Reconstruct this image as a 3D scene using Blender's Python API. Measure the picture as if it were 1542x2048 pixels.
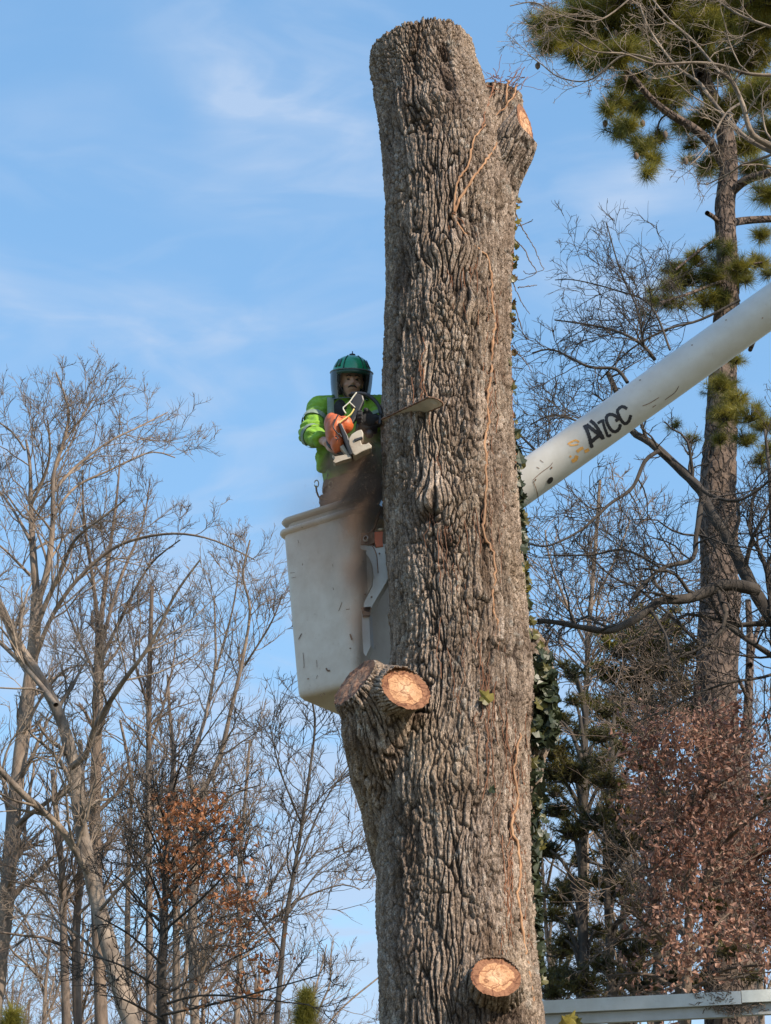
import bpy, math, random
import numpy as np
from mathutils import Vector, Matrix

for o in list(bpy.data.objects):
    bpy.data.objects.remove(o)
scene = bpy.context.scene
COL = scene.collection
R = math.radians

# ------------------------------------------------------------------ camera, sky, sun
PITCH = 24.0
FPX = 2048 * 50.0 / 24.0          # focal length in photograph pixels
CAMZ = 1.6
cam_d = bpy.data.cameras.new('camera')
cam = bpy.data.objects.new('camera', cam_d)
COL.objects.link(cam)
cam.location = (0, 0, CAMZ)
cam.rotation_euler = (R(90 + PITCH), 0, 0)
cam_d.sensor_fit = 'VERTICAL'
cam_d.sensor_height = 24.0
cam_d.lens = 50.0
cam_d.clip_start = 0.1
cam_d.clip_end = 5000
scene.camera = cam

SUN_AZ, SUN_EL = R(132), R(34)   # azimuth clockwise from +Y
SUN_DIR = Vector((math.sin(SUN_AZ) * math.cos(SUN_EL), math.cos(SUN_AZ) * math.cos(SUN_EL), math.sin(SUN_EL)))
sun_d = bpy.data.lights.new('sun', 'SUN')
sun_d.energy = 4.0
sun_d.angle = R(0.6)
sun_d.color = (1.0, 0.86, 0.70)
sun = bpy.data.objects.new('sun', sun_d)
COL.objects.link(sun)
sun.location = (30, -20, 40)
sun.rotation_euler = SUN_DIR.to_track_quat('Z', 'Y').to_euler()

scene.view_settings.view_transform = 'Standard'
scene.view_settings.look = 'None'
scene.view_settings.exposure = 0.62
scene.view_settings.gamma = 1.0
scene.cycles.max_bounces = 6
scene.cycles.transparent_max_bounces = 16
scene.cycles.volume_bounces = 0
scene.cycles.volume_step_rate = 1.0

world = bpy.data.worlds.new('World')
scene.world = world
world.use_nodes = True
wn, wl = world.node_tree.nodes, world.node_tree.links
wn.clear()
wout = wn.new('ShaderNodeOutputWorld')
wbg = wn.new('ShaderNodeBackground')
wbg.inputs['Strength'].default_value = 0.15
sky = wn.new('ShaderNodeTexSky')
sky.sky_type = 'NISHITA'
sky.sun_disc = False
sky.sun_elevation = SUN_EL
sky.sun_rotation = SUN_AZ
sky.air_density = 1.0
sky.dust_density = 0.5
sky.ozone_density = 1.4
wtc = wn.new('ShaderNodeTexCoord')

def wmath(op, a, b=None, c=None):
    n = wn.new('ShaderNodeMath'); n.operation = op
    for i, v in enumerate((a, b, c)):
        if v is None: continue
        if isinstance(v, (int, float)): n.inputs[i].default_value = v
        else: wl.new(v, n.inputs[i])
    return n.outputs[0]

def cloud_noise(rot, scale, s, detail, dist, lo, hi):
    mp = wn.new('ShaderNodeMapping')
    mp.inputs['Rotation'].default_value = rot
    mp.inputs['Scale'].default_value = scale
    wl.new(wtc.outputs['Generated'], mp.inputs['Vector'])
    nz = wn.new('ShaderNodeTexNoise')
    nz.inputs['Scale'].default_value = s
    nz.inputs['Detail'].default_value = detail
    nz.inputs['Distortion'].default_value = dist
    wl.new(mp.outputs[0], nz.inputs['Vector'])
    mr = wn.new('ShaderNodeMapRange'); mr.interpolation_type = 'SMOOTHSTEP'
    mr.inputs['From Min'].default_value = lo
    mr.inputs['From Max'].default_value = hi
    wl.new(nz.outputs['Fac'], mr.inputs['Value'])
    return mr.outputs[0]

c1 = cloud_noise((0.3, 0.9, 0.2), (1.0, 1.0, 2.6), 4.6, 8, 0.9, 0.40, 0.74)
c2 = cloud_noise((0.1, -0.7, 0.5), (1.0, 1.6, 3.0), 11, 8, 1.0, 0.42, 0.78)
SOFT_CLOUDS = []
def cloud_patch(px, py, wpx, amt):
    """a soft bank of thin cloud round one direction of the sky"""
    cx, cy = (px - 771) / FPX, (1024 - py) / FPX
    p = R(PITCH)
    d = Vector((cx, math.cos(p) - cy * math.sin(p), math.sin(p) + cy * math.cos(p))).normalized()
    dt = wn.new('ShaderNodeVectorMath'); dt.operation = 'DOT_PRODUCT'
    nrm = wn.new('ShaderNodeVectorMath'); nrm.operation = 'NORMALIZE'
    wl.new(wtc.outputs['Generated'], nrm.inputs[0])
    wl.new(nrm.outputs[0], dt.inputs[0]); dt.inputs[1].default_value = d
    mr = wn.new('ShaderNodeMapRange'); mr.interpolation_type = 'SMOOTHERSTEP'
    mr.inputs['From Min'].default_value = math.cos(wpx / FPX)
    mr.inputs['From Max'].default_value = 1.0
    mr.inputs['To Max'].default_value = amt * 1.0
    wl.new(dt.outputs['Value'], mr.inputs['Value'])
    SOFT_CLOUDS.append(mr.outputs[0])
for a in ((660, 230, 330, 0.55), (560, 120, 260, 0.35), (1160, 470, 260, 0.55), (1330, 500, 220, 0.35),
          (150, 620, 520, 0.35), (480, 700, 460, 0.4), (100, 1250, 900, 0.35), (560, 1500, 700, 0.4), (470, 20, 260, .3), (770, 2200, 1200, 1.6)):
    cloud_patch(*a)
acc = SOFT_CLOUDS[0]
for s_ in SOFT_CLOUDS[1:]:
    acc = wmath('ADD', acc, s_)
nmix = wmath('ADD', wmath('MULTIPLY', c1, 0.9), wmath('MULTIPLY', c2, 0.5))
fac = wmath('MINIMUM', wmath('ADD', wmath('MULTIPLY', acc, wmath('ADD', wmath('MULTIPLY', nmix, 1.05), 0.04)), wmath('ADD', wmath('MULTIPLY', nmix, 0.10), 0.12)), 0.75)
hs = wn.new('ShaderNodeHueSaturation')
hs.inputs['Saturation'].default_value = 1.85
hs.inputs['Value'].default_value = 2.12
gm = wn.new('ShaderNodeGamma'); gm.inputs['Gamma'].default_value = 0.50
wl.new(sky.outputs[0], gm.inputs['Color'])
wl.new(gm.outputs[0], hs.inputs['Color'])
wmixn = wn.new('ShaderNodeMix'); wmixn.data_type = 'RGBA'
wl.new(fac, wmixn.inputs['Factor'])
wl.new(hs.outputs[0], wmixn.inputs[6])
wmixn.inputs[7].default_value = (2.35, 2.95, 3.9, 1)
wl.new(wmixn.outputs[2], wbg.inputs['Color'])
wl.new(wbg.outputs[0], wout.inputs['Surface'])

# ------------------------------------------------------------------ helpers
_cp, _sp = math.cos(R(PITCH)), math.sin(R(PITCH))
def at(px, py, Y):
    """world point seen at photograph pixel (px,py) and standing Y metres away"""
    cx, cy = (px - 771.0) / FPX, (1024.0 - py) / FPX
    dy = _cp - cy * _sp
    t = Y / dy
    return np.array((cx * t, Y, CAMZ + (_sp + cy * _cp) * t))
def mpp(py, Y):
    """metres per photograph pixel there"""
    cy = (1024.0 - py) / FPX
    return Y / (_cp - cy * _sp) / FPX

def obj(name, me, mat=None, parent=None, label=None, cat=None, group=None, kind=None):
    o = bpy.data.objects.new(name, me)
    COL.objects.link(o)
    if mat is not None and me is not None and len(me.materials) == 0:
        for m in (mat if isinstance(mat, (list, tuple)) else [mat]):
            me.materials.append(m)
    if parent is not None:
        o.parent = parent
        o.matrix_parent_inverse = Matrix.Translation(-parent_loc(parent))
    if label: o['label'] = label
    if cat: o['category'] = cat
    if group: o['group'] = group
    if kind: o['kind'] = kind
    return o
_PL = {}
def parent_loc(p):
    v = Vector(p.location)
    q = p.parent
    return v if q is None else v   # parts sit at the origin, only things have a place
def thing(name, loc, label, cat, group=None):
    o = bpy.data.objects.new(name, None)
    o.empty_display_size = 0.3
    COL.objects.link(o)
    o.location = Vector(loc)
    o['label'] = label; o['category'] = cat
    if group: o['group'] = group
    return o

def mesh_np(name, V, quads=None, tris=None, smooth=True, attrs=None, matidx=None):
    me = bpy.data.meshes.new(name)
    V = np.asarray(V, dtype=np.float32)
    me.vertices.add(len(V)); me.vertices.foreach_set('co', V.ravel())
    li, ls, st = [], [], 0
    nq = 0 if quads is None else len(quads)
    nt = 0 if tris is None else len(tris)
    parts = []
    if nq: parts.append(np.asarray(quads, dtype=np.int32).ravel())
    if nt: parts.append(np.asarray(tris, dtype=np.int32).ravel())
    idx = np.concatenate(parts)
    me.loops.add(len(idx)); me.loops.foreach_set('vertex_index', idx)
    me.polygons.add(nq + nt)
    starts = np.concatenate([np.arange(nq) * 4, nq * 4 + np.arange(nt) * 3]).astype(np.int32)
    me.polygons.foreach_set('loop_start', starts)
    me.polygons.foreach_set('loop_total', np.concatenate([np.full(nq, 4), np.full(nt, 3)]).astype(np.int32))
    if matidx is not None:
        me.polygons.foreach_set('material_index', np.asarray(matidx, dtype=np.int32))
    me.polygons.foreach_set('use_smooth', np.full(nq + nt, smooth, dtype=bool))
    if attrs:
        for k, a in attrs.items():
            at_ = me.attributes.new(k, 'FLOAT', 'POINT')
            at_.data.foreach_set('value', np.asarray(a, dtype=np.float32))
    me.update(calc_edges=True)
    return me

class MB:
    """collects small polygon pieces into one mesh"""
    def __init__(s): s.v, s.f, s.n = [], [], 0
    def add(s, V, F):
        V = np.asarray(V, float)
        s.v.append(V); s.f += [tuple(int(i) + s.n for i in f) for f in F]; s.n += len(V)
        return s
    def box(s, c, size, rot=None):
        h = np.array(size) / 2
        V = np.array([(x, y, z) for x in (-1, 1) for y in (-1, 1) for z in (-1, 1)]) * h
        if rot is not None: V = V @ np.array(rot).T
        return s.add(V + np.array(c), [(0, 1, 3, 2), (4, 6, 7, 5), (0, 4, 5, 1), (2, 3, 7, 6), (0, 2, 6, 4), (1, 5, 7, 3)])
    def prism(s, poly, off):
        """polygon (list of 3D points) extruded by the vector off"""
        P = np.array(poly); n = len(P)
        V = np.concatenate([P, P + np.array(off)])
        F = [tuple(range(n)), tuple(range(2 * n - 1, n - 1, -1))] + [(i, i + n, (i + 1) % n + n, (i + 1) % n) for i in range(n)]
        return s.add(V, F)
    def tube(s, P, rad, k=8, caps=True, sx=1.0):
        V, Q = tube_arrays(np.array(P, float)[None], np.array(rad, float)[None] if np.ndim(rad) else np.full((1, len(P)), rad), k)
        F = [tuple(q) for q in Q]
        n = len(P)
        if caps: F += [tuple(range(k))[::-1], tuple(range((n - 1) * k, n * k))]
        return s.add(V, F)
    def lathe(s, prof, k=24, M=None, c=(0, 0, 0), caps=False):
        V = []
        for r, z in prof:
            for j in range(k):
                a = 2 * math.pi * j / k
                V.append((r * math.cos(a), r * math.sin(a), z))
        V = np.array(V)
        if M is not None: V = V @ np.array(M).T
        F = [(i * k + j, i * k + (j + 1) % k, (i + 1) * k + (j + 1) % k, (i + 1) * k + j) for i in range(len(prof) - 1) for j in range(k)]
        if caps: F += [tuple(range(k))[::-1], tuple(range((len(prof) - 1) * k, len(prof) * k))]
        return s.add(V + np.array(c), F)
    def ball(s, c, r, k=14, M=None):
        r = np.array(r if np.ndim(r) else (r, r, r), float)
        V, F = [], []
        m = k // 2 + 1
        for i in range(m + 1):
            a = math.pi * i / m
            for j in range(k):
                b = 2 * math.pi * j / k
                V.append((math.sin(a) * math.cos(b), math.sin(a) * math.sin(b), math.cos(a)))
        V = np.array(V) * r
        if M is not None: V = V @ np.array(M).T
        F = [(i * k + j, (i + 1) * k + j, (i + 1) * k + (j + 1) % k, i * k + (j + 1) % k) for i in range(m) for j in range(k)]
        return s.add(V + np.array(c), F)
    def mesh(s, name, smooth=False):
        me = bpy.data.meshes.new(name)
        me.from_pydata(np.concatenate(s.v).tolist(), [], s.f)
        me.validate()
        me.polygons.foreach_set('use_smooth', np.full(len(me.polygons), smooth, dtype=bool))
        me.update()
        return me

def tube_arrays(P, Rr, k):
    """P (B,N,3), Rr (B,N) -> vertices and quads of B tubes with k sides"""
    B, N, _ = P.shape
    T = np.empty_like(P)
    T[:, 1:-1] = P[:, 2:] - P[:, :-2]
    T[:, 0] = P[:, 1] - P[:, 0]
    T[:, -1] = P[:, -1] - P[:, -2]
    T /= np.linalg.norm(T, axis=2, keepdims=True) + 1e-9
    mean = P[:, -1] - P[:, 0]
    mean /= np.linalg.norm(mean, axis=1, keepdims=True) + 1e-9
    ref = np.where(np.abs(mean[:, 2:3]) > 0.8, np.array([[0.0, 1.0, 0.0]]), np.array([[0.0, 0.0, 1.0]]))
    n1 = np.cross(T, ref[:, None, :]); n1 /= np.linalg.norm(n1, axis=2, keepdims=True) + 1e-9
    n2 = np.cross(T, n1)
    a = np.arange(k) * 2 * math.pi / k
    V = P[:, :, None, :] + Rr[:, :, None, None] * (np.cos(a)[None, None, :, None] * n1[:, :, None, :] + np.sin(a)[None, None, :, None] * n2[:, :, None, :])
    V = V.reshape(-1, 3)
    base = (np.arange(B) * N * k)[:, None, None]
    ii = (np.arange(N - 1) * k)[None, :, None]
    jj = np.arange(k)[None, None, :]; jn = (np.arange(k) + 1) % k
    jn = jn[None, None, :]
    Q = np.stack([base + ii + jj, base + ii + jn, base + ii + k + jn, base + ii + k + jj], axis=-1).reshape(-1, 4)
    return V, Q

class Tubes:
    def __init__(s): s.V, s.Q, s.n = [], [], 0
    def add(s, P, Rr, k):
        V, Q = tube_arrays(P, Rr, k)
        s.V.append(V); s.Q.append(Q + s.n); s.n += len(V)
    def mesh(s, name):
        return mesh_np(name, np.concatenate(s.V), quads=np.concatenate(s.Q))

# numpy value noise ----------------------------------------------------------
def _h(ix, iy, iz, seed):
    n = (ix.astype(np.int64) * 374761393 + iy.astype(np.int64) * 668265263 + iz.astype(np.int64) * 2147483647 + seed * 974711) & 0x7fffffff
    n = ((n ^ (n >> 13)) * 1274126177) & 0x7fffffff
    n = ((n ^ (n >> 16)) * 668265263) & 0x7fffffff
    return ((n ^ (n >> 15)) & 0xffff) / 65535.0
def vnoise(x, y, z, seed=0):
    ix, iy, iz = np.floor(x), np.floor(y), np.floor(z)
    fx, fy, fz = x - ix, y - iy, z - iz
    fx, fy, fz = [f * f * (3 - 2 * f) for f in (fx, fy, fz)]
    out = 0
    for dx in (0, 1):
        for dy in (0, 1):
            for dz in (0, 1):
                w = (fx if dx else 1 - fx) * (fy if dy else 1 - fy) * (fz if dz else 1 - fz)
                out = out + w * _h(ix + dx, iy + dy, iz + dz, seed)
    return out * 2 - 1
def fbm(x, y, z, oct=3, seed=0):
    a, s, t = 1.0, 0, 0
    for i in range(oct):
        s = s + a * vnoise(x, y, z, seed + i * 17); t += a
        a *= .5; x, y, z = x * 2.03, y * 2.03, z * 2.03
    return s / t

def bark_height(th, z, circ, cw, ch, seed, warp_u=None, warp_v=None, warp=0.35, edge=0.30):
    """ridged bark: long plates with deep furrows between them. th 0..1 round the limb, z along it (metres)."""
    n = max(6, int(round(circ / cw)))
    rr = circ / (2 * math.pi)
    cxn, cyn = np.cos(th * 2 * math.pi) * rr, np.sin(th * 2 * math.pi) * rr
    w1 = fbm(cxn * 6, cyn * 6, z * 3.2, 3, seed + 3)
    w2 = fbm(cxn * 22, cyn * 22, z * 11, 2, seed + 5)
    w3 = fbm(cxn * 9 + 7, cyn * 9, z * 6, 2, seed + 9)
    u = th * n + w1 * warp * 3.0 + w2 * warp * 0.7
    v = z / ch + w3 * 0.7
    if warp_u is not None: u = u + warp_u * n
    if warp_v is not None: v = v + warp_v / ch
    iu, iv = np.floor(u), np.floor(v)
    f1 = np.full(u.shape, 9.0); f2 = np.full(u.shape, 9.0); idc = np.zeros(u.shape)
    for du in (-1, 0, 1):
        for dv in (-1, 0, 1):
            cu, cv = iu + du, iv + dv
            cm = np.mod(cu, n)
            ox = _h(cm, cv, cv * 0 + 1, seed) * 0.9 + 0.05
            oy = _h(cm, cv, cv * 0 + 2, seed) * 0.96 + 0.02
            d = np.sqrt((cu + ox - u) ** 2 + (cv + oy - v) ** 2)
            m = d < f1
            f2 = np.where(m, f1, np.minimum(f2, d))
            idc = np.where(m, _h(cm, cv, cv * 0 + 5, seed), idc)
            f1 = np.where(m, d, f1)
    e = np.clip((f2 - f1) / edge, 0, 1)
    ridge = e * e * (3 - 2 * e)
    return ridge, idc, w1

# ------------------------------------------------------------------ materials
def mat(name):
    m = bpy.data.materials.new(name); m.use_nodes = True
    n, l = m.node_tree.nodes, m.node_tree.links
    b = n['Principled BSDF']
    return m, n, l, b
def ramp(n, l, src, stops, interp='LINEAR'):
    r = n.new('ShaderNodeValToRGB'); r.color_ramp.interpolation = interp
    e = r.color_ramp.elements
    while len(e) < len(stops): e.new(0.5)
    for i, (p, c) in enumerate(stops):
        e[i].position = p; e[i].color = tuple(c) + (1,) if len(c) == 3 else c
    l.new(src, r.inputs[0]); return r.outputs[0]
def noise(n, l, scale, detail=4, rough=0.55, dist=0.0, coord='Object', mapping=None):
    tc = n.new('ShaderNodeTexCoord'); v = tc.outputs[coord]
    if mapping:
        mp = n.new('ShaderNodeMapping'); mp.inputs['Scale'].default_value = mapping
        l.new(v, mp.inputs[0]); v = mp.outputs[0]
    t = n.new('ShaderNodeTexNoise'); t.inputs['Scale'].default_value = scale
    t.inputs['Detail'].default_value = detail; t.inputs['Roughness'].default_value = rough
    t.inputs['Distortion'].default_value = dist
    l.new(v, t.inputs['Vector']); return t.outputs['Fac']
def mixc(n, l, f, a, b, mode='MIX'):
    m = n.new('ShaderNodeMix'); m.data_type = 'RGBA'; m.blend_type = mode
    for s, v in ((m.inputs['Factor'], f), (m.inputs[6], a), (m.inputs[7], b)):
        if isinstance(v, (int, float)): s.default_value = v
        elif isinstance(v, tuple): s.default_value = v + (1,) if len(v) == 3 else v
        else: l.new(v, s)
    return m.outputs[2]
def bump(n, l, h, strength, dist, b, prev=None):
    bp = n.new('ShaderNodeBump'); bp.inputs['Strength'].default_value = strength
    bp.inputs['Distance'].default_value = dist
    l.new(h, bp.inputs['Height'])
    if prev is not None: l.new(prev, bp.inputs['Normal'])
    l.new(bp.outputs[0], b.inputs['Normal']); return bp.outputs[0]

def simple(name, col, rough=0.6, metal=0.0, var=0.12, scale=18, bmp=0.0, bd=0.01, coat=0.0):
    m, n, l, b = mat(name)
    f = noise(n, l, scale, 5, 0.6)
    lo = tuple(c * (1 - var) for c in col); hi = tuple(min(1, c * (1 + var)) for c in col)
    l.new(ramp(n, l, f, [(0.3, lo), (0.7, hi)]), b.inputs['Base Color'])
    b.inputs['Roughness'].default_value = rough; b.inputs['Metallic'].default_value = metal
    if coat: b.inputs['Coat Weight'].default_value = coat
    if bmp: bump(n, l, f, bmp, bd, b)
    return m

def bark_mat():
    m, n, l, b = mat('oak_bark')
    a = n.new('ShaderNodeAttribute'); a.attribute_name = 'ridge'
    pid = n.new('ShaderNodeAttribute'); pid.attribute_name = 'plate'
    big = noise(n, l, 1.3, 3)
    mid = noise(n, l, 14, 6, 0.65, mapping=(1, 1, 0.45))
    fine = noise(n, l, 70, 6, 0.7, mapping=(1, 1, 0.35))
    base = ramp(n, l, mid, [(0.25, (0.15, 0.118, 0.09)), (0.5, (0.255, 0.21, 0.172)), (0.75, (0.40, 0.35, 0.30))])
    warm = ramp(n, l, big, [(0.35, (1.0, 0.95, 0.88)), (0.65, (1.04, 1.0, 0.99))])
    base = mixc(n, l, 1.0, base, warm, 'MULTIPLY')
    base = mixc(n, l, 1.0, base, ramp(n, l, pid.outputs['Fac'], [(0, (0.78, 0.76, 0.74)), (1, (1.18, 1.18, 1.18))]), 'MULTIPLY')
    # pale lichen crusts grow on the plates
    lich = noise(n, l, 9, 7, 0.72, 0.4)
    lf = ramp(n, l, lich, [(0.56, (0, 0, 0)), (0.64, (1, 1, 1))])
    mm = n.new('ShaderNodeMath'); mm.operation = 'MULTIPLY'
    l.new(lf, mm.inputs[0]); mm.inputs[1].default_value = 0.42
    base = mixc(n, l, mm.outputs[0], base, (0.43, 0.43, 0.39))
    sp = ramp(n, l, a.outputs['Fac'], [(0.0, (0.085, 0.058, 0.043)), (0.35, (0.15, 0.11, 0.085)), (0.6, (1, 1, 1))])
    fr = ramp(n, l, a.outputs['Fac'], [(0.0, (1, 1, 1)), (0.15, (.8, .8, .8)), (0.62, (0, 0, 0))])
    base = mixc(n, l, fr, base, (0.045, 0.033, 0.026))  # brown furrow bark, taken near black so the furrow shade is painted in
    base = mixc(n, l, 1.0, base, ramp(n, l, fine, [(0.3, (0.60, 0.57, 0.54)), (0.7, (1.38, 1.38, 1.38))]), 'MULTIPLY')
    spk = noise(n, l, 190, 3, 0.6, mapping=(1, 1, 0.6))
    base = mixc(n, l, 1.0, base, ramp(n, l, spk, [(0.36, (0.55, 0.52, 0.5)), (0.5, (1, 1, 1)), (0.64, (1.55, 1.52, 1.48))]), 'MULTIPLY')
    st = noise(n, l, 2.2, 5, 0.6, 0.6, mapping=(1, 1, 0.35))
    base = mixc(n, l, 1.0, base, ramp(n, l, st, [(0.32, (0.66, 0.60, 0.56)), (0.46, (1, 1, 1)), (0.7, (1.12, 1.10, 1.06))]), 'MULTIPLY')
    sta = n.new('ShaderNodeAttribute'); sta.attribute_name = 'stain_shade'
    base = mixc(n, l, sta.outputs['Fac'], base, mixc(n, l, 1.0, base, (0.30, 0.26, 0.25), 'MULTIPLY'))  # blotches darken the bark colour: weathering and painted shade together
    base = mixc(n, l, 1.0, base, (0.98, 1.0, 1.04), 'MULTIPLY')
    l.new(base, b.inputs['Base Color']); b.inputs['Roughness'].default_value = 0.92
    b.inputs['Specular IOR Level'].default_value = 0.2
    p = bump(n, l, mid, 0.7, 0.02, b)
    vo = n.new('ShaderNodeTexVoronoi'); vo.feature = 'DISTANCE_TO_EDGE'; vo.inputs['Scale'].default_value = 42
    tc = n.new('ShaderNodeTexCoord'); mp = n.new('ShaderNodeMapping'); mp.inputs['Scale'].default_value = (1, 1, 0.4)
    l.new(tc.outputs['Object'], mp.inputs[0])
    nzz = n.new('ShaderNodeTexNoise'); nzz.inputs['Scale'].default_value = 20
    l.new(mp.outputs[0], nzz.inputs['Vector'])
    va = n.new('ShaderNodeVectorMath'); va.operation = 'MULTIPLY_ADD'
    l.new(nzz.outputs['Color'], va.inputs[0]); va.inputs[1].default_value = (.05, .05, .05); l.new(mp.outputs[0], va.inputs[2])
    l.new(va.outputs[0], vo.inputs['Vector'])
    p = bump(n, l, ramp(n, l, vo.outputs['Distance'], [(0, (0, 0, 0)), (0.22, (1, 1, 1))]), 0.75, 0.006, b, p)
    bump(n, l, fine, 0.8, 0.008, b, p)
    return m
M_BARK = bark_mat()

def tree_bark(name, c1, c2, scale=10, stretch=0.3, bd=0.03):
    m, n, l, b = mat(name)
    f = noise(n, l, scale, 6, 0.65, mapping=(1, 1, stretch))
    g = noise(n, l, 0.9, 3)
    c = ramp(n, l, f, [(0.3, c1), (0.7, c2)])
    c = mixc(n, l, 1.0, c, ramp(n, l, g, [(0.35, (0.78, 0.78, 0.8)), (0.65, (1.2, 1.15, 1.1))]), 'MULTIPLY')
    l.new(c, b.inputs['Base Color']); b.inputs['Roughness'].default_value = 0.9
    b.inputs['Specular IOR Level'].default_value = 0.2
    bump(n, l, f, 0.9, bd, b)
    return m
M_GREY = tree_bark('grey_bark', (0.14, 0.11, 0.09), (0.30, 0.245, 0.195))
M_PALE = tree_bark('pale_mottled_bark', (0.09, 0.072, 0.058), (0.36, 0.30, 0.24), scale=5, stretch=0.6)
M_DARK = tree_bark('dark_bark', (0.035, 0.031, 0.028), (0.10, 0.088, 0.076))
M_BROWN = tree_bark('brown_bark', (0.105, 0.08, 0.065), (0.22, 0.175, 0.14))

def pine_bark():
    m, n, l, b = mat('pine_bark')
    tc = n.new('ShaderNodeTexCoord'); mp = n.new('ShaderNodeMapping'); mp.inputs['Scale'].default_value = (1, 1, 0.5)
    l.new(tc.outputs['Object'], mp.inputs[0])
    nz = n.new('ShaderNodeTexNoise'); nz.inputs['Scale'].default_value = 5; nz.inputs['Detail'].default_value = 4
    l.new(mp.outputs[0], nz.inputs['Vector'])
    va = n.new('ShaderNodeVectorMath'); va.operation = 'MULTIPLY_ADD'
    l.new(nz.outputs['Color'], va.inputs[0]); va.inputs[1].default_value = (.25, .25, .25); l.new(mp.outputs[0], va.inputs[2])
    vo = n.new('ShaderNodeTexVoronoi'); vo.feature = 'DISTANCE_TO_EDGE'; vo.inputs['Scale'].default_value = 11
    l.new(va.outputs[0], vo.inputs['Vector'])
    f = ramp(n, l, vo.outputs['Distance'], [(0.0, (0, 0, 0)), (0.16, (1, 1, 1))])
    g = noise(n, l, 26, 5)
    c = ramp(n, l, g, [(0.3, (0.085, 0.060, 0.047)), (0.7, (0.18, 0.132, 0.105))])
    c = mixc(n, l, f, (0.06, 0.045, 0.04), c)
    l.new(c, b.inputs['Base Color']); b.inputs['Roughness'].default_value = 0.92
    p = bump(n, l, f, 0.9, 0.05, b); bump(n, l, g, 0.6, 0.02, b, p)
    return m
M_PINE = pine_bark()

def leafmat(name, c1, c2, trans=0.25, rough=0.5, scale=3.0):
    m, n, l, b = mat(name)
    f = noise(n, l, scale, 3)
    g = noise(n, l, 40, 2)
    c = ramp(n, l, f, [(0.35, c1), (0.65, c2)])
    c = mixc(n, l, 1.0, c, ramp(n, l, g, [(0.3, (0.6, 0.6, 0.6)), (0.7, (1.35, 1.35, 1.35))]), 'MULTIPLY')
    l.new(c, b.inputs['Base Color']); b.inputs['Roughness'].default_value = rough
    if trans:
        tr = n.new('ShaderNodeBsdfTranslucent'); l.new(c, tr.inputs['Color'])
        mx = n.new('ShaderNodeMixShader'); mx.inputs[0].default_value = trans
        l.new(b.outputs[0], mx.inputs[1]); l.new(tr.outputs[0], mx.inputs[2])
        l.new(mx.outputs[0], n['Material Output'].inputs['Surface'])
    return m
M_NEEDLE = leafmat('pine_needles', (0.085, 0.10, 0.020), (0.31, 0.27, 0.045), 0.45)
M_NEEDLE_D = leafmat('dark_evergreen', (0.034, 0.042, 0.016), (0.165, 0.135, 0.03), 0.35)
M_RUST = leafmat('rust_oak_leaves', (0.32, 0.13, 0.06), (0.62, 0.29, 0.13), 0.4)
M_BROWNLEAF = leafmat('brown_oak_leaves', (0.19, 0.09, 0.065), (0.50, 0.29, 0.21), 0.35, scale=1.6)
M_IVY = [leafmat('ivy_green', (0.022, 0.033, 0.015), (0.05, 0.062, 0.026), 0.12, 0.45),
         leafmat('ivy_olive', (0.09, 0.085, 0.025), (0.17, 0.15, 0.04), 0.25, 0.4),
         leafmat('ivy_brown', (0.09, 0.06, 0.03), (0.2, 0.13, 0.05), 0.25, 0.5),
         leafmat('ivy_yellow', (0.24, 0.2, 0.04), (0.32, 0.26, 0.05), 0.3, 0.5)]
M_VINE = tree_bark('vine_stem', (0.24, 0.13, 0.075), (0.52, 0.32, 0.19), scale=30, bd=0.004)
M_VINE_RED = tree_bark('red_vine_stem', (0.16, 0.075, 0.045), (0.30, 0.16, 0.10), scale=30, bd=0.004)

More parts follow.
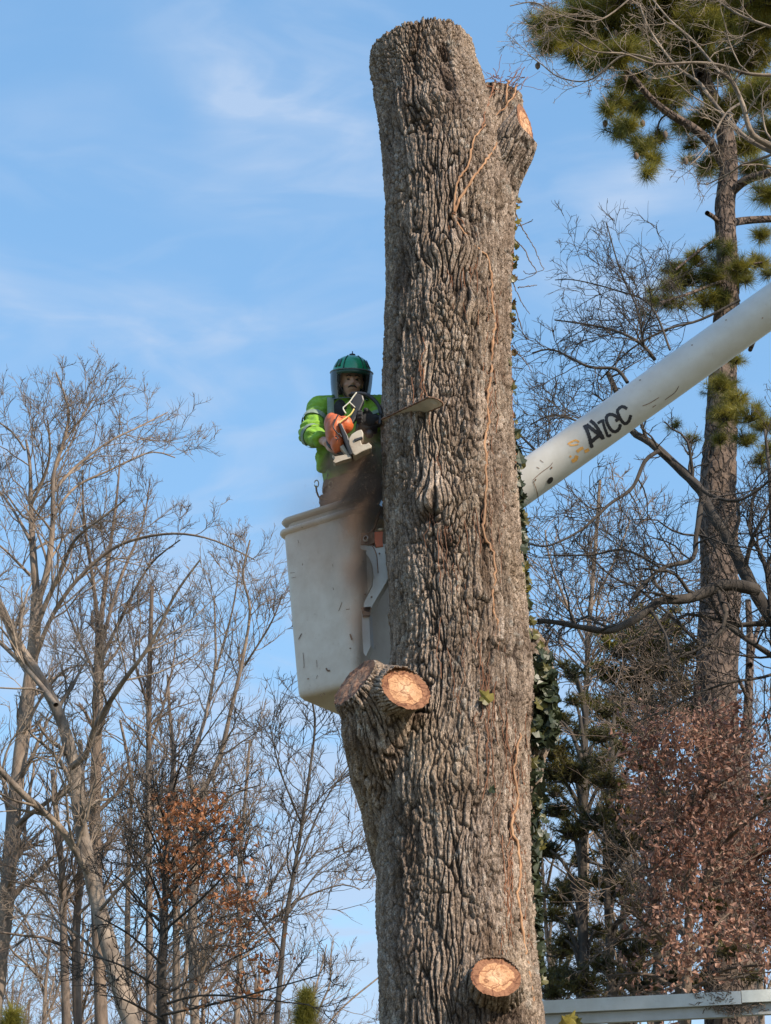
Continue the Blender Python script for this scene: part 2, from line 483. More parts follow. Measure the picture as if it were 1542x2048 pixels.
def cutwood(name, c_out, c_in, c_dark):
    m, n, l, b = mat(name)
    a = n.new('ShaderNodeAttribute'); a.attribute_name = 'rad'
    ang = n.new('ShaderNodeAttribute'); ang.attribute_name = 'ang'
    nz = noise(n, l, 6, 5, 0.6, 0.5)
    s = n.new('ShaderNodeMath'); s.operation = 'MULTIPLY_ADD'
    l.new(nz, s.inputs[0]); s.inputs[1].default_value = 0.55; l.new(a.outputs['Fac'], s.inputs[2])
    c = ramp(n, l, s.outputs[0], [(0.25, c_in), (0.75, c_out), (1.24, c_out), (1.36, c_dark)])
    w = n.new('ShaderNodeMath'); w.operation = 'MULTIPLY'; l.new(s.outputs[0], w.inputs[0]); w.inputs[1].default_value = 95
    sn = n.new('ShaderNodeMath'); sn.operation = 'SINE'; l.new(w.outputs[0], sn.inputs[0])
    rings = ramp(n, l, sn.outputs[0], [(0.0, (0.86, 0.82, 0.78)), (0.8, (1.03, 1.03, 1.03))])
    c = mixc(n, l, 1.0, c, rings, 'MULTIPLY')
    st = noise(n, l, 30, 4, 0.7, 1.0)
    c = mixc(n, l, 1.0, c, ramp(n, l, st, [(0.32, (0.55, 0.42, 0.34)), (0.5, (1, 1, 1)), (0.8, (1.18, 1.2, 1.22))]), 'MULTIPLY')
    vo = n.new('ShaderNodeTexVoronoi'); vo.feature = 'DISTANCE_TO_EDGE'; vo.inputs['Scale'].default_value = 7
    tc = n.new('ShaderNodeTexCoord'); nzv = n.new('ShaderNodeTexNoise'); nzv.inputs['Scale'].default_value = 9; l.new(tc.outputs['Object'], nzv.inputs['Vector'])
    va = n.new('ShaderNodeVectorMath'); va.operation = 'MULTIPLY_ADD'; l.new(nzv.outputs['Color'], va.inputs[0]); va.inputs[1].default_value = (.16, .16, .16); l.new(tc.outputs['Object'], va.inputs[2])
    l.new(va.outputs[0], vo.inputs['Vector'])
    c = mixc(n, l, 1.0, c, ramp(n, l, vo.outputs['Distance'], [(0.0, (0.42, 0.30, 0.24)), (0.045, (1, 1, 1))]), 'MULTIPLY')
    l.new(c, b.inputs['Base Color']); b.inputs['Roughness'].default_value = 0.8
    bump(n, l, st, 0.7, 0.015, b)
    return m
M_CUT = cutwood('fresh_cut_wood', (0.58, 0.32, 0.165), (0.72, 0.50, 0.31), (0.30, 0.14, 0.07))
M_CUT_OLD = cutwood('brown_cut_wood', (0.36, 0.19, 0.11), (0.42, 0.25, 0.16), (0.18, 0.09, 0.05))

# ------------------------------------------------------------------ ground
def ground():
    m, n, l, b = mat('winter_grass')
    f = noise(n, l, 0.5, 6); g = noise(n, l, 9, 5)
    c = ramp(n, l, f, [(0.35, (0.07, 0.075, 0.03)), (0.65, (0.17, 0.14, 0.075))])
    l.new(mixc(n, l, 1.0, c, ramp(n, l, g, [(0.3, (0.6, 0.6, 0.6)), (0.7, (1.3, 1.3, 1.3))]), 'MULTIPLY'), b.inputs['Base Color'])
    b.inputs['Roughness'].default_value = 0.95
    bump(n, l, g, 0.6, 0.05, b)
    N = 60
    xs = np.sign(np.linspace(-1, 1, N)) * np.abs(np.linspace(-1, 1, N)) ** 2.5 * 1500
    X, Y = np.meshgrid(xs, xs)
    Z = vnoise(X * .03, Y * .03, X * 0, 4) * 0.4 * np.clip(np.hypot(X, Y - 12) / 60, 0, 1)
    V = np.stack([X, Y, Z], -1).reshape(-1, 3)
    i = np.arange(N - 1)[:, None] * N + np.arange(N - 1)[None]
    Q = np.stack([i, i + 1, i + N + 1, i + N], -1).reshape(-1, 4)
    obj('ground', mesh_np('ground', V, quads=Q), m, kind='structure', label='winter lawn under the felled oak and the woods behind')
ground()

# ------------------------------------------------------------------ the oak being felled
TY = 12.4
LEFT = [(-60, 745), (40, 745), (90, 744), (150, 749), (220, 757), (320, 766), (400, 771), (500, 772), (575, 776), (640, 772), (700, 770), (780, 768),
        (850, 766), (1000, 768), (1080, 772), (1180, 778), (1300, 781), (1400, 772), (1500, 757), (1600, 750), (1700, 755), (1850, 757), (2048, 762), (2300, 762), (2700, 745)]
RIGHT = [(-60, 940), (40, 942), (90, 950), (120, 960), (165, 972), (220, 990), (300, 1014), (360, 1026), (420, 1029), (500, 1024), (560, 1021), (700, 1020), (850, 1024),
         (1000, 1034), (1100, 1040), (1200, 1048), (1300, 1056), (1450, 1061), (1600, 1060), (1750, 1064), (1900, 1071), (2048, 1086), (2300, 1100), (2700, 1130)]
zt = np.array([at(771, y, TY)[2] for y, _ in LEFT]); xl = np.array([at(x, y, TY)[0] for y, x in LEFT])
zt2 = np.array([at(771, y, TY)[2] for y, _ in RIGHT]); xr = np.array([at(x, y, TY)[0] for y, x in RIGHT])
def trunk_lr(z):
    a = np.interp(z, zt[::-1], xl[::-1]); b = np.interp(z, zt2[::-1], xr[::-1])
    fl = np.clip(1.0 - z, 0, 1) ** 2 * 0.25
    return a - fl, b + fl
def trunk_surface(px, py, off=0.0):
    """the place on the front of the trunk seen at that pixel"""
    Y = TY - 0.3
    for _ in range(8):
        p = at(px, py, Y)
        a, b = trunk_lr(p[2]); c, r = (a + b) / 2, (b - a) / 2
        dx = np.clip((p[0] - c) / r, -0.999, 0.999)
        Y = TY - math.sqrt(1 - dx * dx) * (r + off)
    p = at(px, py, Y)
    return p

KNOTS = [  # px, py, half width u (m), half height (m), bulge (m), spread of the grain
    (893, 492, 0.17, 0.14, 0.055, 0.9), (868, 1000, 0.16, 0.17, 0.06, 1.3), (905, 590, 0.14, 0.10, 0.02, 0.5),
    (880, 190, 0.17, 0.16, 0.045, 0.8), (862, 1075, 0.10, 0.16, -0.02, .4), (820, 1900, 0.10, 0.14, 0.03, 0.8), (1040, 1330, 0.16, 0.3, 0.05, 0.7),
    (905, 1560, 0.2, 0.12, 0.02, 0.4), (985, 2000, 0.22, 0.2, 0.05, 0.8), (960, 1190, 0.1, 0.09, 0.02, .5), (800, 200, .1, .2, .02, .3)]
HOLLOWS = [(888, 85, 0.03, 0.10, -0.06), (893, 165, 0.035, 0.09, -0.055), (860, 1035, 0.035, 0.05, -0.04), (872, 345, .02, .09, -.03), (895, 1090, .03, .04, -.03)]

def build_trunk():
    A = 360
    # denser towards the side that faces the camera
    t = np.linspace(0, 1, A, endpoint=False)
    th = t + 0.075 * np.sin(2 * math.pi * t)       # dense around t=0.5
    ang = th * 2 * math.pi                                     # 0.5 = facing -Y
    zc = np.arange(0, 3.4, 0.06)
    zf = np.arange(3.4, 10.9, 0.0088)
    zz = np.concatenate([zc, zf])
    TH, Z = np.meshgrid(th, zz)
    a, b = trunk_lr(zz); cx = (a + b) / 2; rr = (b - a) / 2
    # direction: th=.5 faces the camera
    phi = TH * 2 * math.pi
    dirx, diry = -np.sin(phi), np.cos(phi)
    Rr = rr[:, None] * np.ones_like(TH); CX = cx[:, None] * np.ones_like(TH)
    wu = np.zeros_like(TH); wv = np.zeros_like(TH); bulge = np.zeros_like(TH)
    for px, py, su, sv, h, g in KNOTS:
        p = trunk_surface(px, py)
        k = np.argmin(abs(zz - p[2])); dx = (p[0] - cx[k]) / rr[k]
        th0 = 0.5 + math.asin(max(-1, min(1, dx))) / (2 * math.pi)
        du = (TH - th0) * 2 * math.pi * Rr; dv = Z - p[2]
        g2 = np.exp(-(du / su) ** 2 - (dv / sv) ** 2)
        bulge += h * g2
        wu += -g * 0.55 * du * g2 / (2 * math.pi * 0.42)
        wv += -g * 0.5 * dv * g2 + 0.12 * g * np.exp(-(du / su) ** 2 - (dv / (sv * 1.5)) ** 2)
    for px, py, su, sv, h in HOLLOWS:
        p = trunk_surface(px, py)
        k = np.argmin(abs(zz - p[2])); dx = (p[0] - cx[k]) / rr[k]
        th0 = 0.5 + math.asin(max(-1, min(1, dx))) / (2 * math.pi)
        du = (TH - th0) * 2 * math.pi * Rr; dv = Z - p[2]
        wob = fbm(du * 30, dv * 30, du * 0, 2, 77) * 0.5
        bulge += h * np.exp(-((du + wob * .03) / su) ** 2 - (dv / sv) ** 2)
    circ = 2.6
    ridge, idc, w1 = bark_height(TH, Z, circ, 0.032, 0.36, 11, wu, wv, warp=0.36, edge=.19)
    r3, id3, _ = bark_height(TH, Z, circ, 0.050, 0.50, 83, wu, wv, warp=0.30, edge=.15)
    ridge = ridge * (0.10 + 0.90 * r3)
    r4, id4, _ = bark_height(TH, Z, circ, 0.034, 0.085, 131, wu, wv, warp=0.5, edge=.2)
    mk = fbm(dirx * 2.2 + 5, diry * 2.2, Z * 1.1, 3, 141)
    mk = np.clip(mk * 2.4 + 0.25 + np.clip((Z - 9.9) / 1.5, 0, .5), 0, 1)
    ridge = ridge * (1 - mk) + (0.25 + 0.75 * r4) * (0.35 + .65 * r3) * mk
    r2, id2, _ = bark_height(TH, Z, circ, 0.017, 0.052, 29, wu * 1.0, wv, warp=0.5, edge=.25)
    hf = fbm(dirx * 45, diry * 45, Z * 60, 2, 121)
    lowf = fbm(dirx * 1.7, diry * 1.7, Z * 1.1, 3, 51)
    lf2 = fbm(dirx * 6, diry * 6, Z * 5, 2, 61)
    depth = 0.040 * (0.75 + 0.5 * fbm(dirx * 2, diry * 2, Z * 1.0, 2, 71))
    disp = depth * (ridge - 0.75) + 0.0055 * (r2 - 0.6) + 0.010 * (idc - 0.5) + 0.006 * hf + 0.018 * lowf + 0.007 * lf2 + bulge
    smoothz = np.clip((Z - 3.0) / 0.4, 0, 1)
    disp = disp * (0.4 + 0.6 * smoothz)
    RR = Rr + disp
    ka, kb = trunk_surface(762, 852), trunk_surface(822, 821)
    Xn = CX + dirx * RR
    zl = np.interp(Xn, (ka[0], kb[0]), (ka[2], kb[2]))
    front = (diry < 0.05) & (Xn < kb[0])
    RR = RR - np.where(front, 0.055 * np.exp(-((Z - zl) / .0085) ** 4), 0)
    # slanting saw cut at the top
    topx = np.array([at(x, y, TY - 0.3)[0] for x, y in ((743, 60), (760, 59), (790, 55), (830, 50), (862, 46), (925, 43), (942, 47), (958, 60))])
    topz = np.array([at(x, y, TY - 0.3)[2] for x, y in ((743, 60), (760, 59), (790, 55), (830, 50), (862, 46), (925, 43), (942, 47), (958, 60))])
    X = CX + dirx * RR; Y = TY + diry * RR
    k0 = int(np.searchsorted(zz, 9.9))
    ztop = np.interp(X[-1], topx, topz)
    s = np.clip((Z - 9.9) / (zz[-1] - 9.9), 0, 1)
    Z2 = np.where(Z > 9.9, 9.9 + s * (ztop[None] - 9.9), Z)
    # ragged edge of the cut
    Z2 = Z2 + s ** 8 * 0.02 * fbm(dirx * 14, diry * 14, Z * 0, 2, 91)
    V = np.stack([X, Y, Z2], -1).reshape(-1, 3)
    n = len(zz)
    i = np.arange(n - 1)[:, None] * A; j = np.arange(A)[None]; jn = (np.arange(A)[None] + 1) % A
    Q = np.stack([i + j, i + jn, i + A + jn, i + A + j], -1).reshape(-1, 4)
    rg = (0.7 * ridge + 0.3 * ridge * r2).ravel()
    stain_shade = np.zeros_like(TH)  # weathering blotches, plus shade painted into hollows and below the cut stubs
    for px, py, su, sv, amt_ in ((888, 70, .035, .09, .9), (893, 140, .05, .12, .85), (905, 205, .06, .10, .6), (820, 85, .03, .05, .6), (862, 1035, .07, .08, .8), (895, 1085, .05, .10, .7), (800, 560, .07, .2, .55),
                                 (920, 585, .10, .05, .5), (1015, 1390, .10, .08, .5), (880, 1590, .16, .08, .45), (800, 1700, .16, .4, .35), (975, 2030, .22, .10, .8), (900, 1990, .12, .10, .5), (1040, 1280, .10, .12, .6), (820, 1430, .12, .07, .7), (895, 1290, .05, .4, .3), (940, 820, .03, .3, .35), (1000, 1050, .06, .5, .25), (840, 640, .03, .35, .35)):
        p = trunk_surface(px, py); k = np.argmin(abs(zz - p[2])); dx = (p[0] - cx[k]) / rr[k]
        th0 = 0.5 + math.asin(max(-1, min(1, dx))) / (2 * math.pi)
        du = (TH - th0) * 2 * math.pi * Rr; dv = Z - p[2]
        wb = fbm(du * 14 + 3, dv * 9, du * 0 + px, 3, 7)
        stain_shade = np.maximum(stain_shade, amt_ * np.clip(1.5 * np.exp(-(du / su) ** 2 - (dv / sv) ** 2) + wb * .9 * np.exp(-.5 * ((du / su) ** 2 + (dv / sv) ** 2)), 0, 1))
    me = mesh_np('trunk', V, quads=Q, attrs={'ridge': rg, 'plate': idc.ravel(), 'stain_shade': stain_shade.ravel()})
    top = V[(n - 1) * A:]
    return me, top

oak = thing('oak_tree', (0.42, TY, 0), 'massive topped oak trunk with deep furrowed bark and sawn off limbs', 'tree')
tr_me, top_ring = build_trunk()
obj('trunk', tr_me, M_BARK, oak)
def rad_attr(nr, k): return np.repeat(np.linspace(0, 1, nr), k)
def cut_disc(outer, normal, name='cut_face', depth=0.006, mat_=None, seed=0, parent=None):
    """sawn face filling a rim loop (k,3)"""
    k = len(outer); nr = 16
    c = outer.mean(0)
    V, rad, an = [], [], []
    rng = np.random.RandomState(seed)
    for i in range(nr):
        f = i / (nr - 1)
        P = c + (outer - c) * f
        a_ = np.arange(k) / k * 2 * math.pi
        h = fbm(np.cos(a_) * f * 4, np.sin(a_) * f * 4, a_ * 0, 3, seed) * depth
        cr = np.zeros(k)
        for q in range(5):
            a0 = rng.rand() * 2 * math.pi if i == 0 and q < 0 else (q * 1.7 + seed) % (2 * math.pi)
            d = np.abs((a_ - a0 + math.pi) % (2 * math.pi) - math.pi)
            cr -= 0.002 * np.exp(-(d * max(f, .05) / 0.05) ** 2) * (0.2 < f < 0.95)
        V.append(P + np.outer(h + cr, normal)); rad.append(np.full(k, f)); an.append(np.cos(a_))
    V = np.concatenate(V)
    i = np.arange(nr - 1)[:, None] * k; j = np.arange(k)[None]; jn = (np.arange(k)[None] + 1) % k
    Q = np.stack([i + j, i + jn, i + k + jn, i + k + j], -1).reshape(-1, 4)
    me = mesh_np(name, V, quads=Q, attrs={'rad': np.concatenate(rad), 'ang': np.concatenate(an)})
    return obj(name, me, mat_, parent)
cut_disc(top_ring, (0, 0, 1), mat_=M_CUT_OLD, seed=3, parent=oak)

def smooth_path(P, n):
    P = np.array(P, float)
    d = np.r_[0, np.cumsum(np.linalg.norm(np.diff(P[:, :3], axis=0), axis=1))]
    t = np.linspace(0, d[-1], n)
    # catmull-rom
    out = []
    for x in t:
        i = min(max(np.searchsorted(d, x) - 1, 0), len(P) - 2)
        u = (x - d[i]) / (d[i + 1] - d[i] + 1e-9)
        p0, p1, p2, p3 = P[max(i - 1, 0)], P[i], P[i + 1], P[min(i + 2, len(P) - 1)]
        out.append(0.5 * ((2 * p1) + (-p0 + p2) * u + (2 * p0 - 5 * p1 + 4 * p2 - p3) * u * u + (-p0 + 3 * p1 - 3 * p2 + p3) * u ** 3))
    return np.array(out)

def bark_limb(path, normal, A=110, N=110, depth=0.02, seed=5, cw=.029, ch=.19, mat_cut=None, parent=None, ragged=0.012, slope=True, lip=0.0):
    """path rows (x,y,z,r); last ring is sheared onto the plane with that normal"""
    P = smooth_path(path, N)
    C, rr = P[:, :3], P[:, 3]
    T = np.gradient(C, axis=0); T /= np.linalg.norm(T, axis=1, keepdims=True)
    n1 = np.zeros_like(T); v = np.cross(T[0], (0.3, 1, 0.2)); v /= np.linalg.norm(v)
    for i in range(N):
        v = v - T[i] * np.dot(v, T[i]); v /= np.linalg.norm(v); n1[i] = v
    n2 = np.cross(T, n1)
    t = np.arange(A) / A
    s = np.r_[0, np.cumsum(np.linalg.norm(np.diff(C, axis=0), axis=1))]
    TH, S = np.meshgrid(t, s)
    ridge, idc, _ = bark_height(TH, S, 2 * math.pi * rr.mean(), cw, ch, seed, warp=0.5)
    rb, _, _ = bark_height(TH, S, 2 * math.pi * rr.mean(), .016, .035, seed + 3, warp=0.4)
    ridge = ridge * (.8 + .2 * rb)
    ca, sa = np.cos(TH * 2 * math.pi), np.sin(TH * 2 * math.pi)
    low = fbm(ca * 1.6, sa * 1.6, S * 5, 3, seed + 40)
    fade = 1 - 0.72 * np.clip((S - (s[-1] - .05)) / .05, 0, 1)
    RR = rr[:, None] * (1 + 0.10 * low * (0.4 + 0.6 * fade)) + depth * fade * (ridge - 0.7) + 0.006 * fade * (idc - .5)
    V = C[:, None, :] + RR[..., None] * (ca[..., None] * n1[:, None, :] + sa[..., None] * n2[:, None, :])
    nn = np.array(normal, float); nn /= np.linalg.norm(nn)
    # shear the last stretch onto the cut plane
    w = np.clip((S - (s[-1] - rr[-1] * 1.6)) / (rr[-1] * 1.6), 0, 1)[..., None] ** 1.5
    dist = ((C[-1] - V) * nn).sum(-1, keepdims=True)
    tt = T[-1]
    off = dist / (np.dot(nn, tt)) * tt
    last = V[-1] + off[-1]
    V = V * (1 - w) + (V + off * w) * w if False else V + w ** 3 * off * (S / s[-1])[..., None]
    V[-1] = last
    V = V.reshape(-1, 3)
    i = np.arange(N - 1)[:, None] * A; j = np.arange(A)[None]; jn = (np.arange(A)[None] + 1) % A
    Q = np.stack([i + j, i + jn, i + A + jn, i + A + j], -1).reshape(-1, 4)
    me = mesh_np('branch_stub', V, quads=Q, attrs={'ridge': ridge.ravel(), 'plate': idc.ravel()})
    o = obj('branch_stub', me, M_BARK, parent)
    if mat_cut is not None:
        ring = V[-A:]
        cut_disc(ring + nn * 0.002, nn, mat_=mat_cut, seed=seed, parent=o)
    return o

cam_up = np.array((0, -_sp, _cp)); cam_rt = np.array((1.0, 0, 0)); cam_bk = np.array((0, -_cp, -_sp))
def P4(px, py, Y, r): return list(at(px, py, Y)) + [r]
# big left limb
nL = -0.70 * cam_rt + 0.66 * cam_up + 0.25 * cam_bk
bark_limb([P4(870, 1860, 12.62, .24), P4(832, 1690, 12.52, .27), P4(797, 1560, 12.36, .265), P4(768, 1470, 12.2, .245), P4(746, 1404, 12.1, .21), P4(709, 1364, 12.04, .172)],
          nL, A=220, N=210, depth=.030, seed=21, mat_cut=M_CUT_OLD, parent=oak)
# its sister towards the camera
bark_limb([P4(738, 1408, 12.34, .19), P4(764, 1394, 12.14, .185), P4(811, 1378, 11.84, .135)], (0.12, -.90, .42), A=160, N=80, seed=33, mat_cut=M_CUT, parent=oak, depth=.018)
# low stub facing the camera
bark_limb([P4(985, 2030, 12.35, .21), P4(988, 1990, 12.1, .18), P4(992, 1954, 11.84, .139)], (0.10, -.82, .56), A=160, N=80, seed=37, mat_cut=M_CUT, parent=oak, depth=.018)
# shoulder at the top right, broken off
bark_limb([P4(950, 520, 12.42, .20), P4(968, 380, 12.42, .21), P4(988, 260, 12.42, .185), P4(1002, 183, 12.42, .142)], (0.25, -0.25, 1.0), A=180, N=160, seed=41, mat_cut=M_CUT_OLD, parent=oak, depth=.022, ragged=.03)
# cut stub facing right
bark_limb([P4(970, 440, 12.36, .15), P4(1000, 350, 12.28, .155), P4(1030, 290, 12.2, .145), P4(1050, 253, 12.16, .115)], 0.86 * cam_rt + 0.40 * cam_bk + 0.30 * cam_up, A=160, N=120, seed=43, mat_cut=M_CUT, parent=oak, depth=.018)
# swollen ivy covered knuckle on the right
bark_limb([P4(1010, 1700, 12.52, .12), P4(1030, 1540, 12.56, .165), P4(1047, 1420, 12.58, .19), P4(1046, 1325, 12.55, .175), P4(1030, 1250, 12.48, .11)], (0.4, -.2, .8), A=150, N=140, seed=47, mat_cut=M_CUT_OLD, parent=oak, depth=.03)

# ------------------------------------------------------------------ vines on the trunk
def vine_tube(pts, r0, r1, mat_, parent, name='vine_stem', k=6, jit=0.004, seed=0):
    P = smooth_path(pts, max(8, len(pts) * 6))
    rng = np.random.RandomState(seed)
    P = P + rng.normal(0, jit, P.shape)
    t = Tubes(); t.add(P[None], np.linspace(r0, r1, len(P))[None] * (1 + .15 * rng.randn(len(P)))[None], k)
    return obj(name, t.mesh(name), mat_, parent)

vine = thing('climbing_vine', trunk_surface(975, 700), 'thick tan woody vine snaking up the front of the oak trunk', 'vine')
def tv(lst, off=0.012): return [trunk_surface(x, y, off) for x, y in lst]
v1 = [(1016, 236), (1000, 275), (975, 318), (950, 350), (930, 380), (918, 402), (906, 428), (914, 446), (940, 482), (972, 512), (981, 540), (984, 600), (988, 640), (985, 700), (983, 745), (975, 790), (976, 850), (969, 880), (973, 940), (970, 1010), (967, 1065), (983, 1098), (990, 1150), (985, 1200), (1000, 1262), (1028, 1308), (1044, 1336)]
vine_tube(tv(v1), .008, .0085, M_VINE, vine, seed=1)
top_pts = [at(1016, 160, 12.28), at(1013, 200, 12.24), trunk_surface(1016, 236, .04)]
vine_tube(top_pts, .006, .008, M_VINE, vine, seed=2)
v2 = [at(1033, 170, 12.28), at(1024, 196, 12.22)] + tv([(992, 232), (962, 258), (944, 288), (937, 330), (918, 358), (911, 385), (908, 425)], .02)
vine_tube(v2, .006, .007, M_VINE, vine, seed=3)
vine_tube([at(990, 160, 12.3)] + tv([(978, 200), (968, 235), (962, 258)], .02), .005, .006, M_VINE_RED, vine, seed=4)
vine_tube([at(1046, 1336, 12.35), at(1062, 1380, 12.4), at(1050, 1425, 12.35)] + tv([(1040, 1470), (1028, 1540), (1036, 1600), (1024, 1650), (1040, 1720), (1036, 1800), (1048, 1880), (1060, 1960), (1075, 2060)], .02), .007, .009, M_VINE, vine, seed=5)
rng = np.random.RandomState(5)
vine_tube(tv([(905, 428), (925, 445), (935, 470), (942, 482)], .015), .004, .004, M_VINE_RED, vine, seed=6)
# fine red rootlets, past counting
def rootlets():
    t = Tubes()
    Ps = []
    spots = [((1000, 1062), (1380, 2046), 110), ((970, 1010), (560, 1100), 26), ((950, 1010), (1200, 1500), 20), ((890, 960), (440, 560), 12), ((880, 960), (1000, 1400), 14), ((820, 850), (640, 760), 6), ((855, 885), (900, 960), 7), ((850, 900), (1000, 1060), 8)]
    for (x0, x1), (y0, y1), cnt in spots:
        for _ in range(cnt):
            x, y = rng.uniform(x0, x1), rng.uniform(y0, y1)
            xb = np.interp(y, [v[0] for v in RIGHT], [v[1] for v in RIGHT]) - 3
            L = rng.uniform(25, 130); n = 9
            pts = []
            dx = 0
            for i in range(n):
                pts.append(trunk_surface(min(x + dx, xb), y + L * i / (n - 1), 0.006 + 0.008 * rng.rand()))
                dx += rng.normal(0.3, 2.6)
            Ps.append(pts)
    # tangle at the broken shoulder
    for _ in range(34):
        x, y = rng.uniform(985, 1030), rng.uniform(150, 200)
        p = at(x, y, 12.27); d = np.array((rng.normal(), rng.normal() * .3, rng.normal() * .8)) * .02
        Ps.append([p + d * i + rng.normal(0, .004, 3) for i in range(9)])
    Ps = np.array(Ps)
    t.add(Ps, np.repeat(rng.uniform(.0014, .0034, (len(Ps), 1)), 9, 1), 4)
    o = obj('rootlets', t.mesh('rootlets'), M_VINE_RED, vine, kind='stuff')
rootlets()

# ivy with single leaves
ivy = thing('ivy', at(1060, 1400, 12.6), 'dark green ivy with lobed leaves clinging to the right edge of the oak trunk', 'ivy')
def ivy_leaf_mesh(name, seed):
    r = random.Random(seed)
    lobes = [(0, -.5), (.30, -.52), (.52, -.22), (.32, -.02), (.50, .22), (.22, .22), (0, .62), (-.22, .22), (-.50, .22), (-.32, -.02), (-.52, -.22), (-.30, -.52)]
    V = [(0, 0, 0.06)]
    for x, y in lobes:
        V.append((x * r.uniform(.85, 1.1), y * r.uniform(.85, 1.1), -0.16 * abs(x) - .10 * y * y + r.uniform(-.05, .05)))
    F = [(0, i, i % 12 + 1) for i in range(1, 13)]
    return mesh_np(name, V, tris=F, smooth=False)
leaf_meshes = []
for s in range(3):
    for q, m_ in enumerate(M_IVY):
        me = ivy_leaf_mesh('ivy_leaf', s * 7 + q); me.materials.append(m_); leaf_meshes.append((q, me))
def right_edge(y): return np.interp(y, [v[0] for v in RIGHT], [v[1] for v in RIGHT])
rl = random.Random(8)
stem_pts = []
ival = 0
def add_leaf(p, size, q):
    cand = [m_ for qq, m_ in leaf_meshes if qq == q]
    me = rl.choice(cand)
    o = bpy.data.objects.new('ivy_leaf', me); COL.objects.link(o)
    o.parent = ivy; o.location = Vector(p) - ivy.location
    o.rotation_euler = (R(rl.uniform(50, 130)), R(rl.uniform(-40, 40)), R(rl.uniform(-60, 60)) + (math.pi if rl.random() < .5 else 0))
    o.scale = (size,) * 3
bands = [  # y0, y1, count, x spread px, sizes, colour choice
    (395, 600, 26, (-4, 10), (.035, .06), (3, 1, 2, 1)), (600, 860, 20, (-3, 9), (.03, .055), (2, 0, 1, 2)),
    (860, 1100, 36, (-5, 14), (.045, .085), (0, 0, 1, 0)), (1080, 1260, 20, (-8, 14), (.04, .075), (1, 3, 1, 0)),
    (1330, 1480, 90, (-4, 54), (.05, .095), (0, 0, 0, 0, 1)), (1260, 1370, 22, (0, 42), (.05, .08), (0, 0, 1, 0)),
    (1460, 1700, 50, (-2, 30), (.05, .09), (0, 0, 1)), (1700, 1960, 40, (-4, 12), (.04, .08), (0, 1, 0))]
for y0, y1, cnt, (s0, s1), (a, b), cols in bands:
    for _ in range(cnt):
        y = rl.uniform(y0, y1)
        e = right_edge(y) if y < 1440 else right_edge(y) - 2
        if 1260 < y < 1460: e -= 4
        x = e + rl.uniform(s0, s1)
        Y = TY + rl.uniform(-0.12, 0.22) if y < 1240 else (rl.uniform(12.28, 12.40) if y < 1480 else rl.uniform(12.32, 12.6))
        add_leaf(at(x, y, Y), rl.uniform(a, b), rl.choice(cols))
for x, y, sz, q in ((971, 1393, .09, 3), (968, 1400, .07, 1), (985, 1578, .05, 0), (1140, 2036, .1, 3), (1128, 2040, .09, 3), (1152, 2044, .09, 1)):
    add_leaf(trunk_surface(x, y, .03) if x < 1060 else at(x, y, 12.3), sz, q)
rr_ = np.random.RandomState(12)
for q in range(14):
    ys = np.linspace(*( (400, 1250) if q < 5 else (1240, 2048)), 26)
    off = rr_.normal(0, 3, 26).cumsum() * 0.5
    off = np.clip(off, -8, 10) + rr_.uniform(-4, 4)
    ex = np.array([right_edge(y) for y in ys])
    if q >= 5: ex = ex + np.interp(ys, [1240, 1300, 1420, 1650, 2048], [0, 24, 30, 4, 0]) * rr_.uniform(.1, 1.0)
    pts = [at(ex[i] - 2 + off[i] * .6, ys[i], TY + rr_.uniform(-.02, .05) + (0.15 if q >= 5 else 0)) for i in range(26)]
    vine_tube(pts, .005, .004, M_VINE_RED if q % 2 else M_VINE, ivy, name='ivy_stem', seed=50 + q, k=5)
# loose hanging tendrils at the right edge
for q, pl in enumerate([[(1026, 410), (1036, 440), (1048, 462), (1068, 495), (1082, 528), (1086, 540), (1058, 548), (1046, 542)],
           [(1028, 455), (1052, 447), (1066, 440)], [(1030, 480), (1050, 500), (1058, 520), (1072, 545), (1040, 560), (1034, 552)],
           [(1024, 560), (1036, 590), (1048, 612), (1060, 628)], [(1030, 610), (1048, 668), (1060, 680)], [(1036, 575), (1060, 572), (1074, 570)],
           [(1022, 350), (1030, 390), (1028, 420), (1040, 452)], [(1024, 690), (1034, 705), (1052, 725), (1064, 745)],
           [(1092, 1290), (1098, 1275), (1106, 1262), (1109, 1256)]]):
    vine_tube([at(x, y, TY + .05 * math.sin(i + q)) for i, (x, y) in enumerate(pl)], .0045 if q < 8 else .012, .0022, M_BROWN, ivy, name='ivy_stem', seed=80 + q, k=5, jit=.002)

# ------------------------------------------------------------------ bucket lift
def paint(name, base, dirt, amt=0.5, rough=0.45, scratches=False):
    m, n, l, b = mat(name)
    f = noise(n, l, 3.0, 6, 0.65)
    g = noise(n, l, 26, 5, 0.6)
    c = mixc(n, l, ramp(n, l, f, [(0.42, (0, 0, 0)), (0.72, (amt,) * 3)]), base, dirt)
    c = mixc(n, l, ramp(n, l, g, [(0.62, (0, 0, 0)), (0.74, (amt * .8,) * 3)]), c, dirt)
    if scratches:
        w = noise(n, l, 24, 2, 0.5, 0.3, mapping=(1.0, 1.0, 0.16))
        c = mixc(n, l, ramp(n, l, w, [(0.74, (0, 0, 0)), (0.78, (.8,) * 3)]), c, (0.12, 0.10, 0.08))
    l.new(c, b.inputs['Base Color']); b.inputs['Roughness'].default_value = rough
    bump(n, l, f, 0.15, 0.02, b)
    return m
M_WHITE = paint('white_fibreglass', (0.63, 0.64, 0.63), (0.44, 0.41, 0.35), .5, .42)
M_BUCKET = paint('weathered_bucket_plastic', (0.68, 0.61, 0.54), (0.46, 0.36, 0.28), .7, .6, True)
M_LINER = paint('bucket_liner_plastic', (0.56, 0.50, 0.43), (0.40, 0.32, 0.24), .6, .6)
